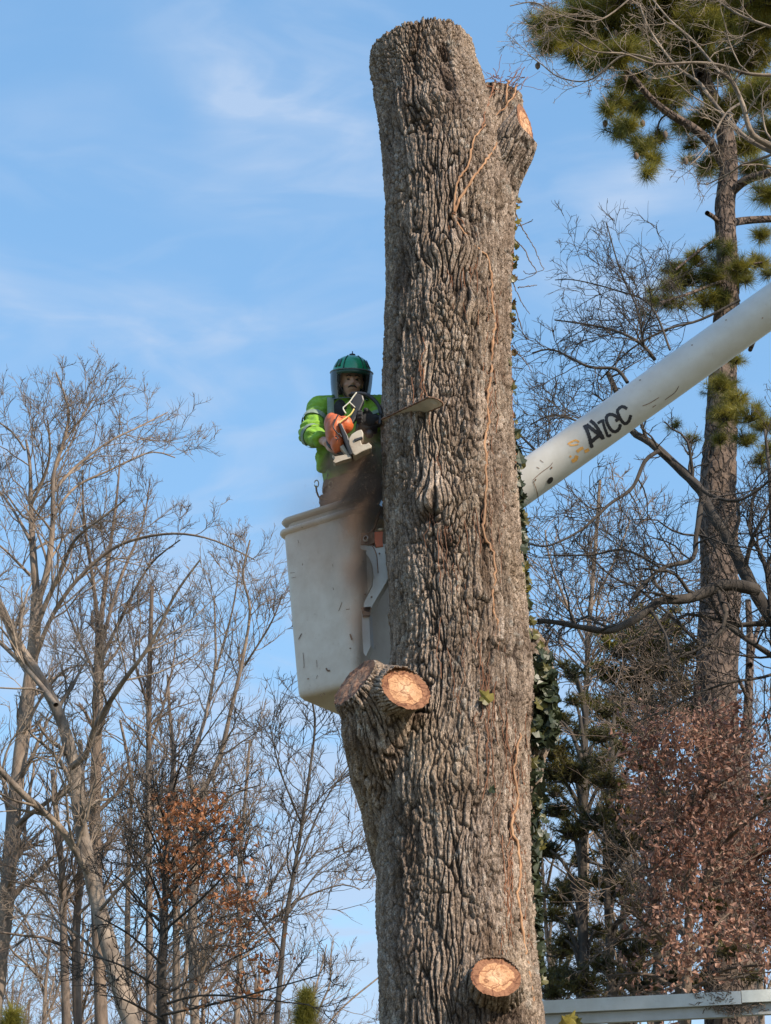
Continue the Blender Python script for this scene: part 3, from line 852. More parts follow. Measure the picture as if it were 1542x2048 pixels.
M_STEEL = paint('painted_steel', (0.56, 0.56, 0.55), (0.34, 0.27, 0.2), .5, .5)
M_BLACK = simple('black_plastic', (0.018, 0.018, 0.02), 0.45)
M_BLACKP = simple('black_lettering', (0.02, 0.02, 0.028), 0.5, var=.4, scale=60)
M_ORANGEP = simple('faded_orange_lettering', (0.78, 0.42, 0.12), 0.6, var=.2, scale=60)
M_ORANGE = paint('orange_plastic', (0.60, 0.125, 0.035), (0.36, 0.14, 0.07), .8, .5)
M_RUSTY = simple('rusty_metal', (0.19, 0.11, 0.07), 0.8, var=.5, bmp=.4)
M_HOLE = simple('dark_rubber', (0.012, 0.012, 0.012), 0.7)

lift = thing('bucket_lift', at(700, 1380, 12.95), 'white bucket lift with a fibreglass boom running behind the trunk up to the right', 'bucket lift')
BA, BB = at(775, 1160, 13.16), at(1542, 613, 12.62)
_d = (BB - BA) / np.linalg.norm(BB - BA)
BB2 = BA + _d * (np.linalg.norm(BB - BA) + 2.4)
BR = 0.1365
def boom_pt(px, py, off=0.0):
    Y = 12.9
    for _ in range(12):
        p = at(px, py, Y)
        s = np.dot(p - BA, _d); a = BA + _d * s
        w = p - a
        ray = at(px, py, Y + 0.001) - p; ray /= np.linalg.norm(ray)
        # move along the ray to the front of the cylinder
        rp = ray - _d * np.dot(ray, _d); wp = w
        A_ = np.dot(rp, rp); B_ = 2 * np.dot(rp, wp); C_ = np.dot(wp, wp) - (BR + off) ** 2
        D_ = max(B_ * B_ - 4 * A_ * C_, 0)
        t = (-B_ - math.sqrt(D_)) / (2 * A_)
        return p + ray * t
mb = MB()
L_ = np.linalg.norm(BB2 - BA)
ss = np.linspace(0.42, L_, 60)
mb.tube([BA + _d * s for s in ss], [BR * (1 + 0.0 * s) for s in ss], 48)
boom = obj('boom', mb.mesh('boom', True), M_WHITE, lift)
mb = MB()
mb.tube([BA + _d * s for s in (0.10, 0.14, 0.44, 0.46)], [BR * .7, BR * .96, BR * 1.02, BR * .9], 40)
obj('boom_tip', mb.mesh('boom_tip', True), M_STEEL, lift)
# collar seam just right of the trunk
def stroke(pts, w, off, mb_, f=boom_pt, taper=True):
    P = smooth_path([(x, y, 0) for x, y in pts], max(6, len(pts) * 5))[:, :2]
    T = np.gradient(P, axis=0); T /= np.linalg.norm(T, axis=1, keepdims=True) + 1e-9
    Nn = np.stack([-T[:, 1], T[:, 0]], 1)
    n = len(P)
    wv = np.full(n, w) * (1 + .12 * np.sin(np.arange(n) * 2.1))
    if taper: wv[0] *= .7; wv[-1] *= .6
    V = [f(*(P[i] + Nn[i] * wv[i] / 2), off) for i in range(n)] + [f(*(P[i] - Nn[i] * wv[i] / 2), off) for i in range(n)]
    mb_.add(V, [(i, i + 1, n + i + 1, n + i) for i in range(n - 1)])
def zb(x, y): return (1100 + x / 7.71, 780 + y / 7.71)
letters = [
    ([[(528, 540), (575, 630), (612, 740), (628, 820), (652, 893)], [(560, 530), (660, 610), (760, 690), (818, 755)], [(640, 800), (700, 745), (760, 700)]], 7.4),
    ([[(618, 470), (690, 530), (765, 640), (828, 760)]], 7.0),
    ([[(808, 455), (835, 560), (872, 660), (895, 712), (945, 690)], [(735, 515), (790, 480), (838, 468)]], 5.6),
    ([[(1010, 480), (1052, 440), (1000, 395), (935, 375), (880, 400), (870, 470), (905, 560), (960, 630), (1020, 640), (1070, 590), (1085, 525)]], 6.6),
    ([[(1190, 290), (1120, 255), (1065, 285), (1040, 330), (1065, 400), (1105, 475), (1160, 520), (1215, 480), (1248, 385)]], 6.4)]
for k_, (sts, w_) in enumerate(letters):
    mb = MB()
    for i_, st in enumerate(sts): stroke([zb(*p) for p in st], w_, 0.0015 + .0006 * i_, mb)
    obj('letter', mb.mesh('letter'), M_BLACKP, boom)
for k_, (st, w_) in enumerate([([(275, 835), (330, 800), (400, 775), (450, 805)], 3.0), ([(300, 850), (370, 850), (440, 835)], 2.4), ([(415, 955), (460, 915), (515, 890)], 5.0),
                 ([(530, 950), (570, 935), (603, 915)], 5.0), ([(335, 1100), (395, 1070), (415, 1010)], 6.0), ([(310, 1010), (325, 1040)], 3)]):
    mb = MB(); stroke([zb(*p) for p in st], w_ * 1.25, 0.0015, mb)
    obj('letter_remnant', mb.mesh('letter_remnant'), M_ORANGEP, boom)
mb = MB()
stroke([(1033, 925), (1036, 950), (1040, 985), (1043, 1003)], 1.1, .002, mb)
stroke([(1066, 962), (1073, 980), (1077, 1000), (1074, 1006)], 1.3, .002, mb)
stroke([(1066, 960), (1080, 947), (1100, 932), (1105, 925)], 1.1, .0026, mb)
stroke([(1080, 920), (1087, 925)], 1.0, .002, mb)
stroke([(1073, 934), (1079, 937)], 1.2, .002, mb)
stroke([(1285, 812), (1300, 806), (1318, 795)], 1.3, .002, mb)
stroke([(1305, 815), (1312, 810)], 1.3, .0026, mb)
stroke([(1330, 800), (1338, 794), (1350, 785), (1358, 772)], 1.2, .002, mb)
obj('crack', mb.mesh('crack'), M_RUSTY, boom)
def boom_spot(px, py, rx, ry, m_, name):
    V = [boom_pt(px + rx * math.cos(a) - .35 * ry * math.sin(a), py + ry * math.sin(a), .003) for a in np.linspace(0, 2 * math.pi, 16, endpoint=False)]
    me = bpy.data.meshes.new(name); me.from_pydata([tuple(v) for v in V], [], [tuple(range(16))])
    obj(name, me, m_, boom)
boom_spot(1100.5, 961, 5.5, 7, M_HOLE, 'bolt_hole')
boom_spot(1103, 935.5, 1.8, 2.4, M_RUSTY, 'bolt_head'); boom_spot(1071, 960, 1.6, 2.2, M_RUSTY, 'bolt_head')
for x, y in ((1525, 636), (1384, 690), (1280, 760), (1452, 640)): boom_spot(x, y, 1.6, 1.2, M_RUSTY, 'paint_chip')
# elbow and lower boom down to the truck, past the right edge
mb = MB(); mb.tube([BB2 + (0, -.25, 0), BB2 + (0, .25, 0)], .2, 24); obj('elbow', mb.mesh('elbow', False), M_STEEL, lift)
lowA = BB2 + np.array((-.05, .32, -.05)); lowB = np.array((BB2[0] + 1.5, BB2[1] + .32, 1.9))
mb = MB(); mb.tube([lowA, lowB], .18, 4); obj('lower_boom', mb.mesh('lower_boom'), M_STEEL, lift)
mb = MB(); mb.tube([(lowB[0], lowB[1], 2.1), (lowB[0], lowB[1], 0.0)], [.35, .5], 16); obj('turret', mb.mesh('turret'), M_STEEL, lift)

# the bucket
YAW = R(37)
e1 = np.array((math.cos(YAW), -math.sin(YAW), 0)); e2 = np.array((math.sin(YAW), math.cos(YAW), 0)); e3 = np.array((0, 0, 1.0))
BCX = at(701, 1020, 12.98)[0]; BCY = 12.98
z_lip = at(700, 1021, 12.56)[2]        # lower (outer) lip height
z_bot = at(700, 1366, 12.62)[2]
z_lin = z_lip + 0.085
def rsq(h, rc, z, k=10, hw=None):
    """rounded square ring"""
    hw = h if hw is None else hw
    out = []
    for qx, qy, a0 in ((1, 1, 0), (-1, 1, 90), (-1, -1, 180), (1, -1, 270)):
        for i in range(k):
            a = R(a0 + 90 * i / (k - 1))
            x = qx * (h - rc) + rc * math.cos(a); y = qy * (hw - rc) + rc * math.sin(a)
            out.append(np.array((BCX, BCY, z)) + e1 * x + e2 * y)
    return out
def loft(rings, close_bottom=False):
    mb_ = MB(); k = len(rings[0]); n = len(rings)
    F = [(i * k + j, i * k + (j + 1) % k, (i + 1) * k + (j + 1) % k, (i + 1) * k + j) for i in range(n - 1) for j in range(k)]
    if close_bottom: F.append(tuple(range(k))[::-1])
    return mb_.add(np.concatenate([np.array(r) for r in rings]), F)
HB, HT = 0.246, 0.330
Hh = z_lip - z_bot
prof = [(HB - .045, z_bot), (HB - .022, z_bot + .006), (HB - .006, z_bot + .022), (HB, z_bot + .045)]
prof += [(HB + (HT - HB) * t, z_bot + .04 + (Hh - .04 - .02) * t) for t in np.linspace(.05, 1, 14)]
bucket = obj('bucket', loft([rsq(h, .055 + .02 * (z - z_bot) / Hh, z) for h, z in prof] , True).mesh('bucket', True), M_BUCKET, lift)
lip = [(HT, -.030), (HT + .018, -.024), (HT + .026, -.010), (HT + .024, .004), (HT + .012, .012), (HT - .004, .012)]
obj('bucket_rim', loft([rsq(h, .085, z_lip + z) for h, z in lip]).mesh('bucket_rim', True), M_BUCKET, bucket)
lin = [(HT - .020, -.02), (HT - .014, .03), (HT - .012, .055)]
liner = obj('bucket_liner', loft([rsq(h, .09, z_lip + z) for h, z in lin]).mesh('bucket_liner', True), M_LINER, lift)
lip2 = [(HT - .012, .050), (HT + .012, .058), (HT + .022, .072), (HT + .016, .086), (HT + .002, .090), (HT - .03, .085), (HT - .036, .05), (HT - .05, -.3), (HT - .07, -.9)]
obj('liner_rim', loft([rsq(h, .095, z_lip + z) for h, z in lip2]).mesh('liner_rim', True), M_LINER, liner)
mb = MB(); mb.box((BCX, BCY, z_bot + .14), (.36, .36, .26), np.stack([e1, e2, e3], 1)); obj('step', mb.mesh('step'), M_BLACK, lift)
# scuffs
def face_pt(px, py, off=0.002):
    """on the shaded left face of the bucket"""
    nrm = -e2
    ray0 = at(px, py, 10.0); d = at(px, py, 11.0) - ray0
    tz = 0.5
    for _ in range(5):
        h = HB + (HT - HB) * tz
        t = (np.dot(np.array((BCX, BCY, 0)) + nrm * (h + off) - ray0, nrm)) / np.dot(d, nrm)
        p = ray0 + d * t; tz = (p[2] - z_bot) / Hh
    return p
mb = MB()
for st, w in (([(684, 1204), (679, 1218), (677, 1222)], 1.0), ([(692, 1219), (700, 1218)], 1.2), ([(603, 1267), (597, 1279)], 1.6), ([(606, 1305), (608, 1330), (607, 1336)], 1.0),
              ([(633, 1320), (634, 1335)], .8), ([(652, 1336), (655, 1341), (660, 1341)], 3.0), ([(700, 1268), (704, 1280)], 3.5), ([(614, 1358), (618, 1357)], 1.8),
              ([(641, 1388), (643, 1394)], 1.6), ([(635, 1350), (632, 1358)], .8), ([(596, 1080), (597, 1086)], 1), ([(605, 1127), (605, 1131)], 1.2), ([(666, 1175), (667, 1180)], 1.0),
              ([(580, 1146), (590, 1145)], .8), ([(583, 1156), (592, 1154)], .7), ([(647, 1386), (650, 1390)], 1.4), ([(699, 1296), (702, 1297)], 2.2), ([(665, 1128), (666, 1134)], .9)):
    P0 = st
    stroke(P0, w, .0022, mb, f=face_pt)
obj('scuff_mark', mb.mesh('scuff_mark'), M_RUSTY, bucket, kind='stuff')
# rib down the near corner and the white bracket plate
def pp(lst, Y): return [at(x, y, Y) for x, y in lst]
brk = obj('bracket', MB().prism(pp([(720, 1091), (743, 1090), (752, 1096), (765, 1088), (777, 1088), (779, 1152), (768, 1172), (752, 1198), (738, 1224), (727, 1222), (728, 1206), (737, 1188), (745, 1172), (747, 1150), (744, 1128), (737, 1114), (732, 1108), (732, 1100), (722, 1098)], 12.47), (0.02, .035, 0)).mesh('bracket'), M_WHITE, lift)
obj('bracket_hole', MB().prism(pp([(733, 1112), (738, 1116), (743, 1130), (746, 1150), (744, 1170), (736, 1186), (735, 1182)], 12.50), (0.0, .02, 0)).mesh('bracket_hole'), M_LINER, lift)
mb = MB(); mb.prism(pp([(722, 1066), (746, 1064), (749, 1085), (738, 1090), (722, 1087)], 12.46), (0, .05, 0)); obj('hinge_block', mb.mesh('hinge_block'), M_RUSTY, brk)
mb = MB(); mb.lathe([(.006, -.02), (.02, -.02), (.022, .0), (.014, .01)], 14, M=np.stack([e1, e3, -np.array((0, 1, 0))], 1), c=at(731, 1077, 12.45)); obj('hinge_pin', mb.mesh('hinge_pin', True), M_STEEL, brk)
obj('control_cover', MB().prism(pp([(749, 1064), (766, 1063), (765, 1078), (766, 1092), (752, 1094), (749, 1080)], 12.46), (0, .05, 0)).mesh('control_cover'), M_ORANGE, brk)
obj('control_knob', MB().ball(at(761, 1060, 12.47), (.02, .02, .01)).mesh('control_knob', True), simple('cream_plastic', (.7, .62, .48)), brk)
mb = MB(); mb.tube(smooth_path(pp([(722, 1088), (736, 1089), (746, 1094), (753, 1110), (755, 1130), (756, 1146)], 12.44), 20), .0035, 6); obj('cable', mb.mesh('cable', True), M_RUSTY, brk)
mb = MB(); mb.tube(smooth_path(pp([(764, 1014), (757, 1030), (751, 1048), (746, 1060), (736, 1070)], 12.47), 16), .010, 8); obj('lever', mb.mesh('lever', True), M_RUSTY, brk)
mb = MB()
for x, y in ((726, 1123), (730, 1189), (743, 1194), (727, 1221), (741, 1217), (759, 1107)): mb.ball(at(x, y, 12.455), .006, 8)
obj('bolt', mb.mesh('bolt', True), M_RUSTY, brk)
mb = MB(); mb.prism(pp([(722, 1215), (742, 1213), (740, 1230), (726, 1231)], 12.47), (0, .03, 0)); obj('clamp', mb.mesh('clamp'), M_RUSTY, brk)
mb = MB()
mb.prism(pp([(725, 1225), (738, 1228), (741, 1292), (732, 1312), (727, 1306), (724, 1260)], 12.50), (0.02, .05, 0)); obj('mounting_rib', mb.mesh('mounting_rib'), M_STEEL, lift)
mb = MB(); mb.tube([at(768, 1150, 12.98), at(790, 1140, 13.1)], [.07, .08], 20); mb.tube([at(770, 1172, 12.92), at(770, 1150, 12.96)], .05, 16); obj('pivot', mb.mesh('pivot'), M_RUSTY, lift)

# ------------------------------------------------------------------ the worker
def remeshed(mb_, voxel, name, smooth=4, fac=0.5):
    me = mb_.mesh(name)
    o = bpy.data.objects.new('tmp', me); COL.objects.link(o)
    r = o.modifiers.new('r', 'REMESH'); r.mode = 'VOXEL'; r.voxel_size = voxel; r.use_smooth_shade = True
    s = o.modifiers.new('s', 'SMOOTH'); s.iterations = smooth; s.factor = fac
    dg = bpy.context.evaluated_depsgraph_get(); dg.update()
    out = bpy.data.meshes.new_from_object(o.evaluated_get(dg))
    out.name = name
    bpy.data.objects.remove(o)
    out.polygons.foreach_set('use_smooth', np.ones(len(out.polygons), bool))
    return out
def skin():
    m, n, l, b = mat('skin')
    f = noise(n, l, 14, 4)
    l.new(ramp(n, l, f, [(0.35, (0.52, 0.30, 0.22)), (0.65, (0.66, 0.42, 0.32))]), b.inputs['Base Color'])
    b.inputs['Roughness'].default_value = 0.5
    b.inputs['Subsurface Weight'].default_value = 0.08
    b.inputs['Subsurface Scale'].default_value = 0.01
    return m
def cloth(name, c, var=.15, scale=7, bmp=.6):
    m, n, l, b = mat(name)
    f = noise(n, l, scale, 4, .55, 0.8); g = noise(n, l, 220, 2)
    l.new(ramp(n, l, f, [(0.3, tuple(x * (1 - var) for x in c)), (0.7, tuple(x * (1 + var) for x in c))]), b.inputs['Base Color'])
    b.inputs['Roughness'].default_value = 0.85; b.inputs['Sheen Weight'].default_value = 0.15
    p = bump(n, l, f, bmp, 0.04, b); bump(n, l, g, .3, .002, b, p)
    return m
M_SKIN = skin()
M_HIVIS = cloth('lime_fabric', (0.20, 0.41, 0.03), .16, 9)
M_REFL = cloth('grey_reflective_tape', (0.20, 0.27, 0.20), .15)
M_TROUS = cloth('dark_brown_trousers', (0.05, 0.035, 0.028), .3)
M_SHIRT = cloth('black_shirt', (0.02, 0.02, 0.022), .3)
M_GLOVE = cloth('black_glove', (0.016, 0.016, 0.019), .3)
M_STRAP = simple('harness_webbing', (0.13, 0.075, 0.04), .8, var=.3)
M_GREEN = simple('green_helmet_shell', (0.008, 0.27, 0.125), 0.3, var=.08, coat=.5)
M_GREEN_D = simple('dark_green_helmet_trim', (0.012, 0.055, 0.04), 0.4, var=.2)
M_HAIR = simple('dark_hair', (0.03, 0.02, 0.015), 0.7, var=.4, scale=90, bmp=.8)

HC = at(703, 762, 12.66)                                 # middle of the head
tilt = R(16); yawh = R(6)
F_ = np.array((math.sin(yawh), -math.cos(tilt), -math.sin(tilt))); F_ /= np.linalg.norm(F_)
Rr_ = np.cross(F_, (0, 0, 1.0)); Rr_ = -Rr_ / np.linalg.norm(Rr_)   # image right
U_ = np.cross(F_, Rr_) ; U_ = U_ if U_[2] > 0 else -U_
HM = np.stack([Rr_, -F_, U_], 1)                         # local x right, y back, z up
def hp(x, y, z): return HC + HM @ np.array((x, y, z), float)
worker = thing('person', (BCX, BCY, z_bot + .27), 'worker in a lime jacket and green helmet leaning over the bucket with a chainsaw', 'person')
body = MB()
body.ball(hp(0, .012, .025), (.078, .098, .098), 22, HM)          # cranium
body.ball(hp(0, -.035, -.045), (.058, .062, .078), 20, HM)        # face
body.ball(hp(0, -.045, -.105), (.036, .038, .026), 14, HM)        # chin
for s in (-1, 1):
    body.ball(hp(s * .034, -.070, -.042), (.024, .02, .02), 12, HM)   # cheek
    body.ball(hp(s * .074, .01, -.02), (.012, .02, .032), 10, HM)     # ear
    body.ball(hp(s * .027, -.084, .012), (.026, .014, .0085), 12, HM) # brow
body.ball(hp(0, -.092, -.005), (.010, .014, .022), 10, HM)
body.ball(hp(0, -.103, -.03), (.014, .017, .014), 12, HM)         # nose
body.ball(hp(0, -.088, -.068), (.026, .012, .008), 12, HM)        # lips
neck = at(703, 812, 12.76)
body.tube([hp(0, .03, -.06), neck, neck + (0, 0, -.06)], [.055, .06, .075], 16)
def J(x, y, Y): return at(x, y, Y)
SH_R, EL_R, WR_R = J(641, 820, 12.76), J(618, 868, 12.6), J(652, 884, 12.40)
SH_L, EL_L, WR_L = J(757, 818, 12.76), J(761, 866, 12.60), J(749, 840, 12.36)
chest, waist, hip = J(700, 860, 12.80), J(697, 935, 12.84), J(696, 985, 12.86)
body.tube([neck + (0, 0, -.02), chest, waist, hip], [.10, .15, .125, .14], 18)
body.tube([SH_R, J(703, 818, 12.78), SH_L], [.055, .075, .055], 14)
for a_, b_, c_ in ((SH_R, EL_R, WR_R), (SH_L, EL_L, WR_L)):
    body.tube([a_, b_], [.055, .042], 14); body.ball(b_, .042); body.tube([b_, c_], [.041, .028], 14); body.ball(a_, .057)
foot_z = z_bot + .27
for s in (-1, 1):
    h0 = hip + (s * .085, 0, -.02); k0 = np.array((BCX + s * .09, BCY - .03, (hip[2] + foot_z) / 2 - .02)); f0 = np.array((BCX + s * .09, BCY + .03, foot_z + .06))
    body.tube([h0, k0], [.085, .058], 14); body.ball(k0, .058); body.tube([k0, f0], [.056, .04], 14)
    body.ball(f0 + (0, -.05, -.025), (.045, .12, .04))
def hand(mb_, wrist, d, side, curl_n, r=.0095, palm=(.043, .018, .05), s=1.0, curl=1.0):
    """five fingers closing round something; d: wrist->knuckles, side: thumb side, curl_n: way the fingers bend"""
    d = np.array(d, float); d /= np.linalg.norm(d)
    side = np.array(side, float); side -= d * np.dot(side, d); side /= np.linalg.norm(side)
    n = np.cross(d, side); n = n if np.dot(n, curl_n) > 0 else -n
    M = np.stack([side, n, d], 1)
    c = wrist + d * .055 * s
    mb_.ball(c, np.array(palm) * s, 16, M)
    mb_.tube([wrist - d * .02, wrist + d * .03], [.028, .03], 12)
    for q, (o_, l_) in enumerate(((.031, .040), (.011, .045), (-.010, .042), (-.030, .034))):
        b0 = wrist + (d * .088 + side * o_) * s
        p1 = b0 + (d * l_ * .75 + n * l_ * .45 * curl) * s
        p2 = p1 + (d * l_ * .05 + n * l_ * .75 * curl) * s
        p3 = p2 + (-d * l_ * .40 * curl + n * l_ * .35) * s
        mb_.tube([b0 - d * .03, b0, p1, p2, p3], [r * 1.05, r * 1.1, r, r * .95, r * .75], 9)
        mb_.ball(p1, r * 1.02, 9); mb_.ball(p2, r * .95, 9)
    t0 = wrist + (d * .03 + side * .035) * s
    t1 = t0 + (d * .03 + side * .02 + n * .02) * s; t2 = t1 + (d * .022 - side * .004 + n * .028) * s
    mb_.tube([t0 - side * .012, t0, t1, t2], [r * 1.3, r * 1.3, r * 1.1, r * .85], 9)
hand(body, WR_R, (0.45, -.45, -.55), (0.3, -.5, .8), (0.9, .3, .1))
bme = remeshed(body, .0066, 'body', 3)
obj('body', bme, M_SKIN, worker)
# face details
mb = MB()
for s in (-1, 1): mb.ball(hp(s * .028, -.083, -.006), (.012, .008, .006), 10, HM)
obj('eyes', mb.mesh('eyes', True), simple('eye', (0.05, 0.04, 0.035), .2), worker)
mb = MB()
for s in (-1, 1): mb.tube([hp(s * .012, -.1, .013), hp(s * .028, -.101, .02), hp(s * .046, -.088, .012)], [.004, .0045, .003], 7)
obj('eyebrows', mb.mesh('eyebrows', True), M_HAIR, worker)
mb = MB(); mb.tube([hp(-.03, -.088, -.062), hp(-.012, -.103, -.052), hp(.012, -.103, -.052), hp(.03, -.088, -.062)], [.004, .0065, .0065, .004], 8)
mb.ball(hp(0, -.078, -.112), (.026, .016, .014), 12, HM)
obj('beard', remeshed(mb, .003, 'beard', 1), M_HAIR, worker)
# jacket
jk = MB()
jk.tube([neck + (0, .01, .03), neck + (0, 0, -.02), J(702, 838, 12.78), chest, J(702, 900, 12.82), J(706, 935, 12.83), J(709, 962, 12.84)], [.075, .10, .165, .19, .192, .198, .196], 20)
jk.tube([SH_R, J(703, 820, 12.79), SH_L], [.085, .10, .085], 16); jk.ball(SH_R, .088); jk.ball(SH_L, .088)
rngj = np.random.RandomState(3)
for a_, b_, c_, end in ((SH_R, EL_R, WR_R, .82), (SH_L, EL_L, WR_L, .85)):
    n = 9
    p = [a_ + (b_ - a_) * t for t in np.linspace(0, 1, n)]; jk.tube(p, [.078 - .014 * t + .005 * math.sin(i * 2.4) for i, t in enumerate(np.linspace(0, 1, n))], 16)
    jk.ball(b_, .068)
    e_ = b_ + (c_ - b_) * end
    p = [b_ + (e_ - b_) * t for t in np.linspace(0, 1, n)]; jk.tube(p, [.068 - .018 * t + .005 * math.sin(i * 2.1) for i, t in enumerate(np.linspace(0, 1, n))], 16)
# open hem flap hanging on the left
jk.tube([J(650, 880, 12.66), J(648, 915, 12.68), J(643, 942, 12.7)], [.07, .05, .022], 12)
jme = remeshed(jk, .0085, 'jacket', 3)
co = np.empty(len(jme.vertices) * 3); jme.vertices.foreach_get('co', co); co = co.reshape(-1, 3)
no = np.empty(len(jme.vertices) * 3); jme.vertices.foreach_get('normal', no); no = no.reshape(-1, 3)
w = fbm(co[:, 0] * 9 + 3 * co[:, 2], co[:, 1] * 9, co[:, 2] * 16, 3, 7)
w = (1 - np.abs(w) * 2.2)
jme.vertices.foreach_set('co', (co + no * (0.019 * w - .006)[:, None]).ravel()); jme.update()
jacket = obj('jacket', jme, M_HIVIS, worker)
def band(p, d, r, w_, name='reflective_band', parent=jacket, m_=M_REFL):
    d = np.array(d, float); d /= np.linalg.norm(d)
    mb_ = MB(); mb_.tube([p - d * w_ / 2, p, p + d * w_ / 2], [r, r * 1.01, r], 26, caps=False)
    return obj(name, mb_.mesh(name, True), m_, parent)
band(SH_R + (EL_R - SH_R) * .50, EL_R - SH_R, .087, .045)
band(EL_R + (WR_R - EL_R) * .22, WR_R - EL_R, .080, .04)
band(SH_L + (EL_L - SH_L) * .55, EL_L - SH_L, .087, .045)
# vertical tape over the shoulder, dark shirt front, trousers, harness
def ribbon(P, w_, th, side):
    P = smooth_path(P, 18); side = np.array(side, float); side /= np.linalg.norm(side)
    T = np.gradient(P, axis=0); T /= np.linalg.norm(T, axis=1, keepdims=True)
    Nn = np.cross(T, side); n = len(P)
    V = np.concatenate([P - side * w_ / 2, P + side * w_ / 2, P + side * w_ / 2 + Nn * th, P - side * w_ / 2 + Nn * th])
    F = []
    for i in range(n - 1):
        for a_, b_ in ((0, 1), (1, 2), (2, 3), (3, 0)):
            F.append((a_ * n + i, b_ * n + i, b_ * n + i + 1, a_ * n + i + 1))
    return MB().add(V, F)
obj('reflective_band', ribbon([J(661, 795, 12.72), J(661, 806, 12.61), J(662, 835, 12.575), J(665, 870, 12.58), J(667, 920, 12.61)], .045, .006, (1, 0, 0)).mesh('reflective_band', True), M_REFL, jacket)
obj('shirt', MB().ball(J(680, 832, 12.67), (.055, .065, .12), 18).mesh('shirt', True), M_SHIRT, worker)
tr = MB()
tr.tube([J(704, 928, 12.83), J(706, 985, 12.86), J(704, 1015, 12.88)], [.18, .19, .185], 18)
for s in (-1, 1): tr.tube([hip + (s * .085, 0, -.03), np.array((BCX + s * .09, BCY - .03, foot_z + .38)), np.array((BCX + s * .09, BCY + .03, foot_z + .04))], [.105, .085, .07], 14)
tme = remeshed(tr, .009, 'trousers', 3)
co = np.empty(len(tme.vertices) * 3); tme.vertices.foreach_get('co', co); co = co.reshape(-1, 3)
no = np.empty(len(tme.vertices) * 3); tme.vertices.foreach_get('normal', no); no = no.reshape(-1, 3)
w = 1 - np.abs(fbm(co[:, 0] * 8 + 3 * co[:, 2], co[:, 1] * 8, co[:, 2] * 13, 3, 17)) * 2.4
tme.vertices.foreach_set('co', (co + no * (0.018 * w - .012)[:, None]).ravel()); tme.update()
obj('trousers', tme, M_TROUS, worker)
hb = hip + (0, 0, .02)
harness = band(hb + (.03, 0, 0), (0.05, 0, 1), .20, .055, 'harness_belt', worker, M_STRAP)
M_BRASS = simple('brass', (.45, .36, .22), .35, .9)
for x, y, Y in ((633, 968, 12.70), (662, 970, 12.62)):
    mb = MB(); c = J(x, y, Y); mb.tube([c + np.array((.014 * math.cos(a), -.004, .026 * math.sin(a))) for a in np.linspace(0, 2 * math.pi, 13)], .004, 6)
    obj('carabiner', mb.mesh('carabiner', True), M_BRASS, harness)
mb = MB(); mb.tube(smooth_path([J(632, 972, 12.72), J(634, 985, 12.71), J(640, 996, 12.72), J(655, 1000, 12.7)], 14), .006, 6); mb.tube(smooth_path([J(662, 972, 12.66), J(690, 985, 12.64), J(730, 975, 12.66)], 14), .006, 6)
obj('lanyard', mb.mesh('lanyard', True), M_STRAP, harness)
# gloved left hand
gl = MB(); hand(gl, WR_L, (-.75, -.25, -.05), (0, -.2, 1), (0, -1, -.2), r=.015, palm=(.056, .034, .062))
gl.tube([WR_L + (WR_L - EL_L) * -.25, WR_L], [.052, .046], 14)
obj('glove', remeshed(gl, .0042, 'glove', 2), M_GLOVE, worker)
# helmet
hel = MB()
dome = [(0.131 * math.cos(a) ** .85, 0.128 * math.sin(a)) for a in np.linspace(0, math.pi / 2 * .995, 16)]
DM = HM @ np.diag((1.0, 1.12, 1.0))
hel.lathe([(.126, -.012)] + dome, 36, DM, hp(0, .01, .045))
helmet = obj('helmet', hel.mesh('helmet', True), M_GREEN, worker)
mb = MB()
mb.lathe([(.133, -.020), (.139, -.014), (.139, .006), (.133, .010)], 36, DM, hp(0, .008, .045))
for a in (-30, 30):
    P = [hp(.1335 * math.cos(e) ** .85 * math.sin(R(a)), .01 - 1.12 * .1335 * math.cos(e) ** .85 * math.cos(R(a)), .045 + .131 * math.sin(e)) for e in np.linspace(.12, 1.12, 9)]
    mb.tube(P, .0035, 5)
for a0_ in (-62, -47, 47, 62):
    q = [hp(.1345 * math.cos(e) ** .85 * math.sin(R(a0_ + w_)), .01 - 1.12 * .1345 * math.cos(e) ** .85 * math.cos(R(a0_ + w_)), .045 + .132 * math.sin(e)) for e, w_ in ((.25, -5), (.25, 5), (.75, 4), (.75, -4))]
    mb.prism(q, (q[0] - hp(0, 0, .06)) * .02)
P = [hp(.134 * math.cos(.62) ** .85 * math.sin(a), .01 - 1.12 * .134 * math.cos(.62) ** .85 * math.cos(a), .045 + .131 * math.sin(.18)) for a in np.linspace(-1.2, 1.2, 12)]
obj('helmet_trim', mb.mesh('helmet_trim', True), M_GREEN_D, helmet)
mb = MB(); mb.lathe([(.021, 0), (.021, .014), (.012, .018), (.004, .019), (.003, .035)], 14, HM, hp(0, .0, .168)); obj('helmet_vent_cap', mb.mesh('helmet_vent_cap', True), M_BLACK, helmet)
def visor_mat():
    m, n, l, b = mat('smoked_visor')
    b.inputs['Base Color'].default_value = (.03, .035, .035, 1); b.inputs['Roughness'].default_value = .12
    tr_ = n.new('ShaderNodeBsdfTransparent'); tr_.inputs[0].default_value = (.92, .93, .92, 1)
    fr = n.new('ShaderNodeFresnel'); fr.inputs[0].default_value = 1.35
    mx = n.new('ShaderNodeMixShader'); ad = n.new('ShaderNodeMath'); ad.operation = 'ADD'; ad.inputs[1].default_value = 0.10
    l.new(fr.outputs[0], ad.inputs[0]); l.new(ad.outputs[0], mx.inputs[0]); l.new(tr_.outputs[0], mx.inputs[1]); l.new(b.outputs[0], mx.inputs[2])
    l.new(mx.outputs[0], n['Material Output'].inputs['Surface'])
    return m
VV, VF = [], []
na, nz_ = 30, 10
